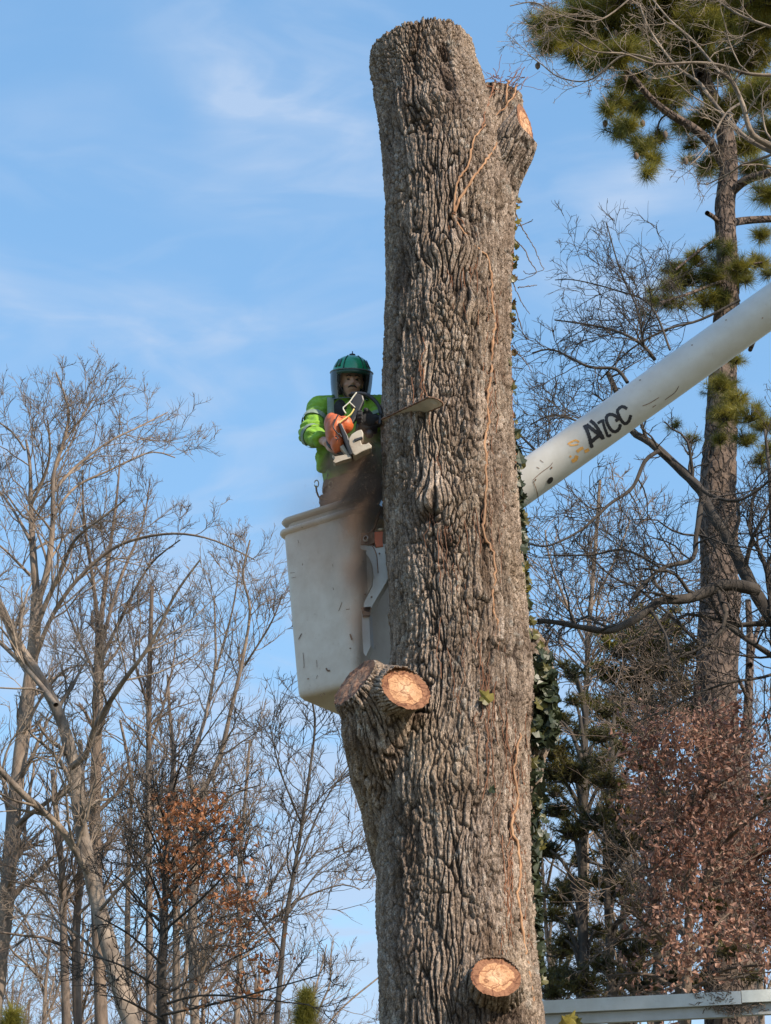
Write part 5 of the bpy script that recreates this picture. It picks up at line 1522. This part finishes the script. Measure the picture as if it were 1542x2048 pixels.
for i, px in enumerate((1120, 1200, 1290, 1370, 1480, 1560)):
    src = far_src[(i + 1) % 3]; Y = rf.uniform(46, 58)
    p = at(px, 1700, Y)
    copy_tree(src, (p[0], p[1], 0), rf.uniform(0, 6.28), rf.uniform(.85, 1.0), LR_[i], GF)
# the sources keep their place in the wood as well
for i, s_ in enumerate(far_src):
    p = at((80, 330, 600)[i], 1700, 64); s_.location = (p[0], p[1], 0); s_.scale = (.8,) * 3 if i < 2 else (.7,) * 3; s_['label'] = ('most distant bare tree, seen low between the two leftmost trunks', 'most distant bare tree, seen low behind the sapling stem', 'most distant bare tree, seen low left of the small pine')[i]

# small pine low beside the trunk and shrub in the corner
def conifer(name, label, px, py_top, Y, wpx, n, m_, seed, cat='tree', bottom=2200):
    rng = np.random.RandomState(seed)
    top = at(px, py_top, Y); h = top[2]; w_ = wpx * mpp(py_top, Y)
    t = thing(name, (top[0], Y, 0), label, cat)
    T = Tubes(); T.add(np.array([[(top[0], Y, -.1), (top[0] + .05, Y, h * .5), (top[0], Y, h)]]), np.array([[.12, .08, .01]]), 8)
    f = rng.rand(n) ** 1.0; z = h - f * min(h - .5, (bottom - py_top) * mpp(py_top, Y) * 1.1); rad = w_ * (f * .9 + .08) * rng.uniform(.3, 1, n) ; a = rng.uniform(0, 6.283, n)
    C = np.stack([top[0] + rad * np.cos(a), Y + rad * np.sin(a), z + rad * .25], -1)
    st = np.stack([np.full(n, top[0]), np.full(n, Y), z - rad * .2], -1)
    P = np.stack([st, (st + C) / 2, C], 1); T2 = Tubes(); T2.add(P, np.tile([[.012, .008, .004]], (n, 1)), 3)
    obj('trunk', T.mesh('trunk'), M_DARK, t); obj('branches', T2.mesh('branches'), M_DARK, t, kind='stuff')
    scatter('needles', C, TUFT[0], TUFT[1], rng.uniform(.16, .26, n), m_, t, rng, align=unit(C - st))
conifer('small_pine', 'small green pine at the bottom edge left of the oak trunk', 612, 1985, 26, 55, 260, M_NEEDLE, 61)
conifer('evergreen_shrub', 'olive evergreen shrub in the bottom left corner', 25, 2026, 24, 60, 200, M_NEEDLE, 62, cat='shrub')

# --- right: the big pine
def pine_foliage(tree, clumps, Y, rng, m_, tw_m, hang=False, per=1.0, size=(.15, .25), dYs=1.0, tuft=TUFT):
    C, D, tw = [], [], Tubes()
    for c in clumps:
        px, py, r = c[:3]; dY = c[3] if len(c) > 3 else rng.uniform(-dYs, dYs)
        n = int(per * (r / 8.0) ** 2)
        rm = r * mpp(py, Y); ctr = at(px, py, Y + dY)
        q = unit(rng.normal(0, 1, (n, 3))) * (rng.rand(n, 1) ** .6) * rm * np.array((1.35, 1.2, .8)) * rng.uniform(.6, 1.25, (n, 1))
        C.append(ctr + q); D.append(unit(q + np.array((0, 0, .35 * rm))))
        root = ctr + np.array((0, 0, -.45 * rm))
        m = max(2, n // 2)
        e = ctr + q[:m]; mid = (root + e) / 2 + rng.normal(0, .06 * rm, (m, 3))
        tw.add(np.stack([np.repeat(root[None], m, 0), mid, e], 1), np.tile([[.014, .009, .005]], (m, 1)), 3)
    C = np.concatenate(C); D = np.concatenate(D)
    obj('twigs', tw.mesh('twigs'), tw_m, tree, kind='stuff')
    scatter('needles', C, tuft[0], tuft[1], rng.uniform(size[0], size[1], len(C)), m_, tree, rng, align=D)
def limbs_mesh(lst, Y, bark, tree, seed=0, k=9):
    for q, (pts, w0, w1, dY) in enumerate(lst):
        W, rad = px_limb(pts, Y, w0, w1, dY=dY, seed=seed + q)
        T = Tubes(); T.add(W[None], rad[None], k); obj('branch', T.mesh('branch'), bark, tree)
PY = 24.0
W, rad = px_limb([(1462, 2110), (1458, 1900), (1452, 1700), (1442, 1560), (1432, 1400), (1440, 1200), (1436, 1000), (1442, 850), (1448, 700), (1456, 560), (1450, 430), (1457, 330), (1446, 250), (1408, 160), (1385, 60), (1375, -60)], PY, 88, 26, n=110, seed=3)
rad = np.interp(np.linspace(0, 1, len(rad)), [0, .25, .5, .62, .75, .85, 1], [r * mpp(1024, PY) / 2 for r in (92, 84, 72, 56, 42, 36, 24)])
W, rad = to_ground(W, rad)
pine = thing('pine_tree', (W[0][0], W[0][1], 0), 'big pine with plated bark and a crown of long needles behind the boom', 'tree')
rngp = np.random.RandomState(21)
A_ = 40
Pp = smooth_path(np.c_[W, rad], 420)
th_, s_g = np.meshgrid(np.arange(A_) / A_, Pp[:, 2])
rg_, id_, _ = bark_height(th_, s_g, 1.6, .11, .26, 5, warp=.3, edge=.3)
T0 = np.gradient(Pp[:, :3], axis=0); T0 /= np.linalg.norm(T0, axis=1, keepdims=True)
n1_ = unit(np.cross(T0, np.array((0, 1.0, 0)))); n2_ = np.cross(T0, n1_)
rr2 = Pp[:, 3][:, None] * (1 + .05 * fbm(np.cos(th_ * 6.283) * 2, np.sin(th_ * 6.283) * 2, s_g * 1.5, 2, 9)) + (.028 * (rg_ - .6) + .015 * (id_ - .5)) * np.clip(Pp[:, 3][:, None] / .2, .3, 1)
Vp = Pp[:, None, :3] + rr2[..., None] * (np.cos(th_ * 2 * math.pi)[..., None] * n1_[:, None] + np.sin(th_ * 2 * math.pi)[..., None] * n2_[:, None])
i_ = np.arange(419)[:, None] * A_; j_ = np.arange(A_)[None]; jn_ = (j_ + 1) % A_
obj('trunk', mesh_np('trunk', Vp.reshape(-1, 3), quads=np.stack([i_ + j_, i_ + jn_, i_ + A_ + jn_, i_ + A_ + j_], -1).reshape(-1, 4)), M_PINE, pine)
limbs_mesh([([(1448, 330), (1420, 285), (1385, 255), (1340, 228), (1300, 195), (1262, 150), (1215, 110)], 22, 8, -1), ([(1462, 385), (1485, 365), (1515, 352), (1580, 335)], 20, 14, -.5), ([(1462, 446), (1500, 440), (1580, 436)], 17, 14, .5),
            ([(1440, 450), (1428, 435), (1414, 426)], 9, 10, -.3), ([(1300, 195), (1270, 205), (1235, 235)], 8, 4, -.3), ([(1335, 228), (1318, 245), (1310, 300), (1298, 345)], 4, 2, .3), ([(1440, 300), (1480, 220), (1520, 140), (1560, 90)], 16, 8, 1),
            ([(1400, 150), (1340, 90), (1260, 60), (1180, 40)], 13, 5, 1), ([(1390, 80), (1450, 40), (1520, -10)], 12, 6, -1), ([(1452, 560), (1410, 575), (1370, 590), (1320, 605)], 8, 4, -1), ([(1458, 545), (1490, 530), (1525, 525)], 8, 4, 0),
            ([(1445, 470), (1400, 500), (1350, 540)], 7, 4, -.6), ([(1500, 700), (1520, 660), (1545, 640)], 9, 6, 0)], PY, M_PINE, pine, 40)
cl = [(1095, 45, 30), (1125, 75, 34), (1160, 35, 36), (1190, 80, 34), (1215, 30, 42), (1235, 110, 38), (1262, 165, 34), (1280, 60, 48), (1270, 215, 24), (1232, 205, 20), (1215, 222, 14), (1240, 262, 22), (1255, 250, 16), (1330, 110, 44), (1340, 30, 50),
      (1330, 190, 38), (1375, 160, 36), (1400, 60, 52), (1440, 130, 44), (1420, 230, 32), (1470, 40, 50), (1500, 110, 46), (1530, 50, 46), (1485, 200, 40), (1530, 190, 40), (1545, 260, 34), (1490, 290, 30), (1300, 290, 14), (1304, 318, 15), (1292, 345, 13),
      (1285, 300, 14), (1318, 275, 15), (1275, 282, 12), (1385, 290, 14), (1375, 318, 9), (1422, 325, 20), (1405, 345, 13), (1510, 335, 24), (1540, 390, 26), (1520, 470, 16), (1100, 90, 22), (1080, 60, 14), (1150, 110, 20), (1185, 130, 18),
      (1440, -20, 60), (1340, -30, 60), (1540, -20, 60), (1250, -20, 50), (1160, -20, 40), (1395, 250, 22), (1360, 250, 18), (1450, 350, 14)]
pine_foliage(pine, cl, PY, rngp, M_NEEDLE, M_DARK, per=5.0, size=(.17, .29))
cl = [(1350, 540, 24), (1340, 570, 20), (1390, 520, 24), (1375, 560, 28), (1420, 555, 30), (1440, 520, 26), (1480, 535, 26), (1520, 525, 22), (1405, 600, 24), (1440, 595, 24), (1335, 600, 18), (1305, 605, 16), (1300, 580, 10), (1360, 610, 16), (1285, 625, 10), (1490, 560, 18), (1540, 545, 14), (1420, 490, 12), (1455, 500, 12)]
o_ = thing('pine_bough', at(1420, 600, PY - .6), 'dark needle clumps growing round the pine stem just above the boom', 'bough')
# these boughs belong to the pine itself
bpy.data.objects.remove(o_)
pine_foliage(pine, cl, PY - .3, rngp, M_NEEDLE, M_DARK, per=3.8, dYs=.5, size=(.14, .24))
cl = [(1440, 770, 26), (1470, 800, 28), (1500, 830, 26), (1450, 830, 26), (1490, 880, 24), (1530, 850, 24), (1440, 880, 16), (1520, 920, 18), (1380, 880, 14), (1350, 850, 12), (1540, 900, 20), (1470, 720, 16)]
pine_foliage(pine, cl, PY - .5, rngp, M_NEEDLE, M_DARK, per=4.5, dYs=.6, size=(.11, .2))
mb = Tubes()
Pc = []
for (x, y) in ((1210, 240), (1272, 305), (1371, 315), (1330, 262), (1250, 150), (1075, 125), (1230, 60), (1285, 240), (1480, 260)):
    c = at(x, y, PY - .6); mb.add(np.array([[c, c - (0, 0, .035), c - (0, 0, .08), c - (0, 0, .11)]]), np.array([[.01, .035, .032, .008]]), 8)
obj('pine_cones', mb.mesh('pine_cones'), M_BROWN, pine, kind='stuff')
# second conifer stem right behind it
W, rad = px_limb([(1500, 2110), (1492, 1850), (1488, 1600), (1496, 1420), (1500, 1290), (1496, 1200)], 26, 40, 12, n=60, seed=8)
W, rad = to_ground(W, rad)
st2 = thing('pine_tree', (W[0][0], W[0][1], 0), 'thinner stem with a broken top close behind the big pine on its right', 'tree')
T = Tubes(); T.add(W[None], rad[None], 14); obj('trunk', T.mesh('trunk'), M_PINE, st2)
limbs_mesh([([(1500, 1330), (1515, 1260), (1545, 1200)], 12, 6, 1), ([(1497, 1400), (1470, 1340), (1462, 1290)], 9, 4, -1)], 26, M_PINE, st2, 60)

# --- bare grey tree reaching in from the right behind the boom
make_tree('crooked_bare_tree', 'dark crooked bare tree whose long limbs reach in from the right under the boom', 'tree', 17,
    [([(1700, 2110), (1690, 1700), (1640, 1400), (1600, 1300)], 60, 44, 0)],
    [([(1640, 1340), (1542, 1232), (1500, 1165), (1460, 1085), (1420, 1022), (1398, 978), (1345, 925), (1300, 885), (1262, 860), (1240, 800), (1215, 745)], 34, 11, .8),
     ([(1515, 1180), (1450, 1170), (1382, 1196), (1322, 1202), (1288, 1226), (1255, 1247), (1215, 1262), (1170, 1256), (1120, 1246), (1076, 1241)], 27, 8, -.8),
     ([(1404, 995), (1392, 1075), (1384, 1118), (1330, 1134), (1290, 1165), (1262, 1200)], 13, 5, -.5), ([(1318, 902), (1290, 922), (1264, 976), (1217, 1010), (1162, 1060), (1095, 1092), (1050, 1085)], 9, 3, -.3),
     ([(1255, 765), (1231, 738), (1177, 733), (1107, 700), (1064, 706)], 8, 3, 0), ([(1310, 720), (1285, 690), (1240, 665), (1180, 650), (1110, 640)], 8, 3, .5), ([(1285, 690), (1275, 620), (1240, 540), (1213, 445)], 5, 2, .5),
     ([(1320, 1135), (1250, 1100), (1180, 1110), (1090, 1110)], 6, 3, .3), ([(1400, 1290), (1350, 1240), (1280, 1180), (1220, 1150), (1150, 1080)], 7, 3, .5), ([(1640, 1380), (1542, 1310), (1480, 1270), (1440, 1235), (1420, 1180)], 16, 6, .2),
     ([(1600, 1250), (1550, 1100), (1540, 960), (1530, 860)], 16, 6, 1), ([(1545, 1235), (1530, 1130), (1500, 1060), (1510, 980)], 12, 5, .4), ([(1640, 1300), (1542, 1350), (1440, 1370), (1330, 1420), (1270, 1445)], 8, 3, .4),
     ([(1380, 955), (1420, 990), (1480, 1000), (1542, 960)], 10, 4, -.4), ([(1480, 600), (1400, 640), (1330, 660), (1260, 700), (1200, 760)], 6, 3, .5), ([(1340, 700), (1300, 610), (1230, 580), (1150, 560), (1110, 560)], 5, 2, .4),
     ([(1255, 860), (1180, 850), (1110, 830), (1060, 850)], 6, 3, .3), ([(1120, 960), (1090, 920), (1060, 890), (1030, 860)], 7, 4, .2)],
    M_DARK, 11, len1=.95, twig=.0034, k=(12, 6, 5), up=.12, wig=.22, ang=(30, 75))
make_tree('bare_tree', 'slim pale bare stem rising left of the pine from behind the evergreens', 'tree', 27,
    [([(1172, 2110), (1168, 1900), (1170, 1700), (1168, 1500), (1172, 1380), (1176, 1280), (1188, 1130), (1200, 960)], 22, 6, 0)],
    [([(1176, 1300), (1130, 1200), (1100, 1120), (1090, 1060)], 7, 3, 0), ([(1180, 1220), (1230, 1120), (1260, 1040)], 6, 3, 0), ([(1172, 1390), (1130, 1340), (1095, 1300)], 6, 3, 0), ([(1175, 1330), (1260, 1230), (1330, 1150)], 7, 3, -1)],
    M_GREY, 12, len1=1.6, twig=.006, k=(11, 6, 5), group='bare trees in the wood on the right')
make_tree('pale_bare_tree', 'pale branching tree top crossing the pine crown in the top right corner', 'tree', 19,
    [([(1760, 2110), (1740, 1300), (1720, 700), (1700, 420)], 40, 30, 0)],
    [([(1700, 420), (1600, 330), (1542, 292), (1503, 266), (1484, 205), (1462, 160), (1440, 145)], 20, 7, -.5), ([(1560, 310), (1520, 292), (1476, 262), (1420, 195), (1398, 165), (1350, 130), (1300, 60), (1280, 10)], 11, 3, .4),
     ([(1580, 150), (1500, 148), (1440, 130), (1385, 125), (1310, 128), (1250, 108), (1190, 103), (1150, 80)], 8, 3, -.3), ([(1330, 127), (1250, 110), (1180, 160), (1120, 155), (1085, 130), (1055, 108)], 5, 2, .3),
     ([(1440, 145), (1385, 80), (1340, 40), (1290, -20)], 6, 3, .5), ([(1290, -30), (1200, 40), (1120, 30), (1070, 5), (1020, 12)], 4, 2, -.2), ([(1484, 205), (1450, 230), (1410, 300), (1380, 330)], 6, 2, -.3), ([(1560, 60), (1480, 30), (1420, -10)], 7, 3, .2)],
    M_PALE, 13, len1=1.0, twig=.0038, k=(9, 5, 4), up=.05, wig=.2)

# --- right wood: evergreens and a brown leaved oak
def thicket(name, label, trunk_pts, w, Y, clumps, m_, bark, seed, per=1.5, size=(.10, .18), tuft=TUFT_S, limbs=()):
    rng = np.random.RandomState(seed)
    W, rad = px_limb(trunk_pts, Y, w[0], w[1], n=24, seed=seed); W, rad = to_ground(W, rad)
    t = thing(name, (W[0][0], W[0][1], 0), label, 'tree')
    T = Tubes(); T.add(W[None], rad[None], 12); obj('trunk', T.mesh('trunk'), bark, t)
    if limbs: limbs_mesh(limbs, Y, bark, t, seed)
    # boughs run from the stem to each clump
    B = Tubes()
    for c in clumps:
        e = at(c[0], c[1], Y); i = int(np.argmin(np.abs(W[:, 2] - (e[2] - .5)))); s_ = W[i]
        P = smooth_path([s_, (s_ + e) / 2 + (0, 0, .12), e], 8); B.add(P[None], np.linspace(.035, .012, 8)[None], 5)
    obj('branches', B.mesh('branches'), bark, t, kind='stuff')
    clumps = [(c[0], c[1], c[2] * 1.4) for c in clumps]
    pine_foliage(t, clumps, Y, rng, m_, bark, per=per, size=size, dYs=.9, tuft=tuft)
    return t
thicket('cedar_tree', 'dark cedar with a straight black stem just right of the ivy clad trunk', [(1175, 2110), (1168, 1950), (1165, 1750), (1168, 1560), (1172, 1420)], (26, 12), 22,
    [(1110, 1500, 26), (1140, 1540, 34), (1180, 1525, 30), (1095, 1545, 20), (1120, 1440, 22), (1150, 1400, 16), (1200, 1470, 22), (1115, 1620, 22), (1140, 1660, 24), (1100, 1700, 22), (1190, 1640, 24), (1120, 1790, 26), (1140, 1770, 22), (1110, 1830, 18), (1190, 1760, 18),
     (1130, 1880, 20), (1120, 1950, 30), (1160, 1960, 30), (1200, 1930, 20), (1190, 1860, 16), (1150, 1345, 16), (1130, 1330, 10), (1215, 1560, 22), (1105, 1985, 22)], M_NEEDLE_D, M_DARK, 71, per=8, size=(.05, .10))
thicket('cedar_tree', 'second dark evergreen stem standing between the cedar and the brown leaved oak', [(1226, 2110), (1222, 1950), (1215, 1800), (1212, 1690), (1220, 1560), (1230, 1400)], (20, 9), 23,
    [(1225, 1620, 26), (1250, 1660, 30), (1280, 1640, 28), (1230, 1700, 20), (1240, 1770, 26), (1215, 1790, 20), (1300, 1690, 24), (1330, 1650, 22), (1230, 1960, 24), (1260, 1940, 22), (1270, 1810, 16), (1240, 1500, 24), (1280, 1520, 26), (1210, 1420, 22), (1320, 1580, 22),
     (1380, 1780, 26), (1420, 1810, 22), (1540, 1590, 24), (1520, 1620, 18), (1500, 1950, 18)], M_NEEDLE_D, M_DARK, 72, per=6.5, size=(.05, .10))
thicket('holly_tree', 'low dark evergreen filling the gap under the cedars, just above the white beam', [(1270, 2110), (1268, 2000), (1272, 1900), (1280, 1790)], (12, 6), 24,
    [(1120, 1900, 24), (1150, 1840, 22), (1190, 1900, 24), (1230, 1870, 26), (1270, 1900, 26), (1310, 1880, 26), (1160, 1720, 20), (1200, 1560, 20), (1250, 1580, 24), (1300, 1600, 20), (1340, 1950, 24), (1400, 1960, 22), (1460, 1900, 22),
     (1290, 1970, 24), (1230, 1985, 22), (1180, 1985, 22), (1150, 1460, 18), (1110, 1580, 20), (1330, 1520, 18), (1500, 1700, 18), (1520, 1850, 20), (1350, 1740, 20)], M_NEEDLE_D, M_DARK, 74, per=6, size=(.05, .10))
thicket('vine_draped_tree', 'tree smothered in olive vines and tangled twigs left of the pine stem', [(1320, 2110), (1310, 1800), (1300, 1500), (1290, 1300), (1292, 1230)], (22, 8), 25,
    [(1290, 1225, 18), (1320, 1250, 24), (1265, 1270, 24), (1350, 1260, 18), (1300, 1290, 30), (1350, 1310, 26), (1240, 1300, 22), (1210, 1270, 12), (1380, 1300, 16), (1320, 1340, 30), (1270, 1350, 28), (1220, 1350, 22), (1180, 1400, 16), (1240, 1400, 24), (1300, 1400, 26),
     (1360, 1370, 26), (1350, 1220, 10), (1215, 1285, 12), (1200, 1330, 14), (1370, 1420, 20), (1300, 1450, 20), (1250, 1450, 20)], M_NEEDLE, M_BROWN, 73, per=7, size=(.06, .12))
# tangle of thin vines hanging in it
rngt = np.random.RandomState(5)
cents = np.array([at(rngt.uniform(1190, 1390), rngt.uniform(1220, 1480), 24.4 + rngt.uniform(-.8, .8)) for _ in range(420)])
Pt, Rt = walk(cents, unit(rngt.normal(0, 1, (420, 3))), rngt.uniform(.5, 1.3, 420), np.full(420, .008), np.full(420, .004), 12, .5, -.05, rngt)
tg = Tubes(); tg.add(Pt, Rt, 3)
vine_tree = [o for o in bpy.data.objects if o.name.startswith('vine_draped_tree')][0]
obj('hanging_vines', tg.mesh('hanging_vines'), M_BROWN, vine_tree, kind='stuff')
Wl = []
bo_l = [([(1372, 1960), (1330, 1880), (1270, 1830), (1230, 1800)], 12, 4, -1), ([(1375, 1880), (1310, 1760), (1260, 1690), (1240, 1640)], 12, 4, 1), ([(1378, 1820), (1440, 1700), (1500, 1640), (1560, 1600)], 12, 4, -1), ([(1380, 1760), (1350, 1620), (1300, 1520), (1260, 1470)], 12, 4, 0),
        ([(1385, 1700), (1410, 1580), (1440, 1500), (1430, 1440)], 10, 4, -1), ([(1380, 1900), (1450, 1850), (1520, 1840), (1570, 1830)], 12, 4, 0), ([(1375, 1990), (1450, 1940), (1540, 1930)], 10, 4, -1), ([(1372, 1990), (1300, 1950), (1230, 1950)], 10, 4, 0),
        ([(1385, 1650), (1370, 1540), (1340, 1460), (1300, 1430)], 8, 3, -1), ([(1385, 1640), (1460, 1570), (1542, 1530)], 8, 3, 1), ([(1378, 1840), (1320, 1800), (1290, 1720)], 8, 3, -1), ([(1380, 1800), (1470, 1760), (1550, 1740)], 8, 3, 1)]
t_, tips, lv2, rng_ = make_tree('brown_leaved_oak', 'oak thick with dead russet brown leaves above the white beam on the right', 'tree', 21,
    [([(1370, 2110), (1374, 1950), (1380, 1780), (1388, 1640), (1392, 1560)], 24, 10, 0)], bo_l, M_BROWN, 14, len1=1.5, twig=.0042, k=(11, 5, 4), up=.08)
ends = np.concatenate([tips[:, -1], tips[:, 3], tips[:, 2]])
ux, uy = px_of(ends)
wob = 60 * fbm(ends[:, 0] * .7, ends[:, 1] * .7, ends[:, 2] * .7, 2, 44)
ends = ends[(uy + wob > 1440) & (ux + wob * 1.3 > 1245 + np.clip((1600 - uy) * .0, 0, 50)) & ((ux + wob > 1300) | (uy < 1640) | (uy > 1800))]
vv = fbm(ends[:, 0] * .95, ends[:, 1] * .95, ends[:, 2] * .95, 2, 5)
ux, uy = px_of(ends)
ends = ends[vv > np.interp(uy, [1600, 1750], [.06, -.12])]
ends = np.repeat(ends, 2, 0) + rng_.normal(0, .11, (len(ends) * 2, 3))
ends = clumpy(ends, rng_, -.2, 5.0)
scatter('leaves', ends, LEAF_V, LEAF_T, rng_.uniform(.045, .09, len(ends)), M_BROWNLEAF, t_, rng_)
print('brown leaves', len(ends), 'rust', len(keep))
# trees out of frame to the right: their shade falls along the boom
for (x, y, h, r_c, cr_, lab, sd) in ((12.5, 4.9, 21.2, 1.65, 6.8, 'tall pine outside the view on the right, shading the boom', 81),):
    rng = np.random.RandomState(sd)
    t = thing('pine_tree', (x, y, 0), lab, 'tree')
    T = Tubes(); T.add(np.array([[(x, y, -.1), (x + .1, y, 6), (x - .1, y, 12), (x, y, h)]]), np.array([[.3, .25, .18, .05]]), 12); obj('trunk', T.mesh('trunk'), M_PINE, t)
    n = 3600
    a = rng.uniform(0, 6.283, n); zz_ = rng.uniform(h - cr_, h + .2, n); rad_ = rng.uniform(.2, 1, n) ** .6 * r_c * np.clip((h + .6 - zz_) / 3.0, .25, 1)
    C = np.stack([x + rad_ * np.cos(a), y + rad_ * np.sin(a), zz_], -1)
    C = C[fbm(C[:, 0] * .9, C[:, 1] * .9, C[:, 2] * .9, 2, 3) > (-.6 if sd == 81 else -.1)]; n = len(C)
    st = np.stack([np.full(n, x), np.full(n, y), C[:, 2] - .5], -1)
    T2 = Tubes(); T2.add(np.stack([st, (st + C) / 2, C], 1)[::5], np.tile([[.03, .02, .008]], (len(st[::5]), 1)), 3); obj('branches', T2.mesh('branches'), M_PINE, t, kind='stuff')
    scatter('needles', C, TUFT_S[0], TUFT_S[1], rng.uniform(.24, .38, n), M_NEEDLE, t, rng, align=unit(C - st))

# leafy mass of ivy too dense to count behind the single leaves
rngi = np.random.RandomState(9)
pts = []
for y0, y1, cnt, s0, s1 in ((1310, 1490, 900, 0, 56), (1440, 1960, 520, -4, 22), (860, 1240, 200, -6, 8)):
    for _ in range(cnt):
        y = rngi.uniform(y0, y1); wv = np.interp(y, [1240, 1300, 1420, 1500, 1700, 1960], [.15, .8, 1, .9, .6, .4]) if y0 > 1200 else 1
        pts.append(at(right_edge(y) + rngi.uniform(s0, s1) * wv, y, rngi.uniform(12.30, 12.9) if y0 > 1200 else TY + rngi.uniform(0, .3)))
pts = np.array(pts)
scatter('leaf_mass', pts, LEAF_V - (0, .5, 0), LEAF_T, rngi.uniform(.05, .10, len(pts)), M_IVY[0], ivy, rngi)

# ------------------------------------------------------------------ sawdust
def dust(name, c, r, dens, col, label, seed, lean=(0, 0, 0), nscale=5.0, aniso=0.2):
    m = bpy.data.materials.new(name); m.use_nodes = True
    n, l = m.node_tree.nodes, m.node_tree.links; n.clear()
    out = n.new('ShaderNodeOutputMaterial'); pv = n.new('ShaderNodeVolumePrincipled')
    pv.inputs['Color'].default_value = tuple(col) + (1,); pv.inputs['Anisotropy'].default_value = aniso
    tc = n.new('ShaderNodeTexCoord')
    ln = n.new('ShaderNodeVectorMath'); ln.operation = 'LENGTH'; l.new(tc.outputs['Object'], ln.inputs[0])
    mr = n.new('ShaderNodeMapRange'); mr.interpolation_type = 'SMOOTHSTEP'
    mr.inputs['From Min'].default_value = 1.0; mr.inputs['From Max'].default_value = 0.15
    l.new(ln.outputs['Value'], mr.inputs['Value'])
    nz = n.new('ShaderNodeTexNoise'); nz.inputs['Scale'].default_value = nscale; nz.inputs['Detail'].default_value = 3
    ge = n.new('ShaderNodeNewGeometry'); l.new(ge.outputs['Position'], nz.inputs['Vector'])
    mr2 = n.new('ShaderNodeMapRange'); mr2.inputs['From Min'].default_value = .30; mr2.inputs['From Max'].default_value = .70
    l.new(nz.outputs['Fac'], mr2.inputs['Value'])
    mu = n.new('ShaderNodeMath'); mu.operation = 'MULTIPLY'; l.new(mr.outputs[0], mu.inputs[0]); l.new(mr2.outputs[0], mu.inputs[1])
    mu2 = n.new('ShaderNodeMath'); mu2.operation = 'MULTIPLY'; l.new(mu.outputs[0], mu2.inputs[0]); mu2.inputs[1].default_value = dens
    l.new(mu2.outputs[0], pv.inputs['Density']); l.new(pv.outputs[0], out.inputs['Volume'])
    mb_ = MB().ball((0, 0, 0), 1.0, 24)
    o = bpy.data.objects.new(name, mb_.mesh(name, True)); COL.objects.link(o); o.data.materials.append(m)
    o.location = c; o.scale = r; o.rotation_euler = lean
    o['label'] = label; o['category'] = 'sawdust'; o['kind'] = 'stuff'
    return o
DUSTC = (.66, .44, .31)
dust('sawdust_cloud', at(722, 955, 12.42), (.31, .24, .44), 26, DUSTC, 'brown cloud of sawdust pouring from the saw over the bucket rim', 1, lean=(0, R(12), 0))
dust('falling_sawdust', at(716, 1120, 12.40), (.17, .15, .88), 10, DUSTC, 'thin curtain of sawdust falling down the near corner of the bucket', 2, lean=(0, R(-3), 0))
dust('drifting_dust', at(640, 1040, 12.5), (.55, .35, .65), 1.3, DUSTC, 'faint haze of dust drifting left of the bucket', 3, nscale=2.0)
chp = []
rngc = np.random.RandomState(4)
for _ in range(800):
    f = rngc.rand() ** .7
    chp.append(at(748 - 50 * f + rngc.normal(0, 6 + 34 * f), 868 + 190 * f + rngc.normal(0, 10 + 26 * f), 12.20 + rngc.normal(0, .05 + .1 * f)))
for _ in range(90): chp.append(at(rngc.uniform(530, 640), rngc.uniform(960, 1350), 12.6 + rngc.normal(0, .3)))
chp = np.array(chp)
CH_V = np.array([(-.5, -.2, 0), (.5, -.15, .1), (.4, .2, -.05), (-.45, .22, .12)]); CH_T = np.array([(0, 1, 2), (0, 2, 3)])
o = scatter('wood_chips', chp, CH_V, CH_T, rngc.uniform(.002, .006, len(chp)), simple('chip_wood', (.30, .18, .11), .9), None, rngc)
o['label'] = 'spray of tiny wood chips flying off the chainsaw'; o['category'] = 'wood chips'
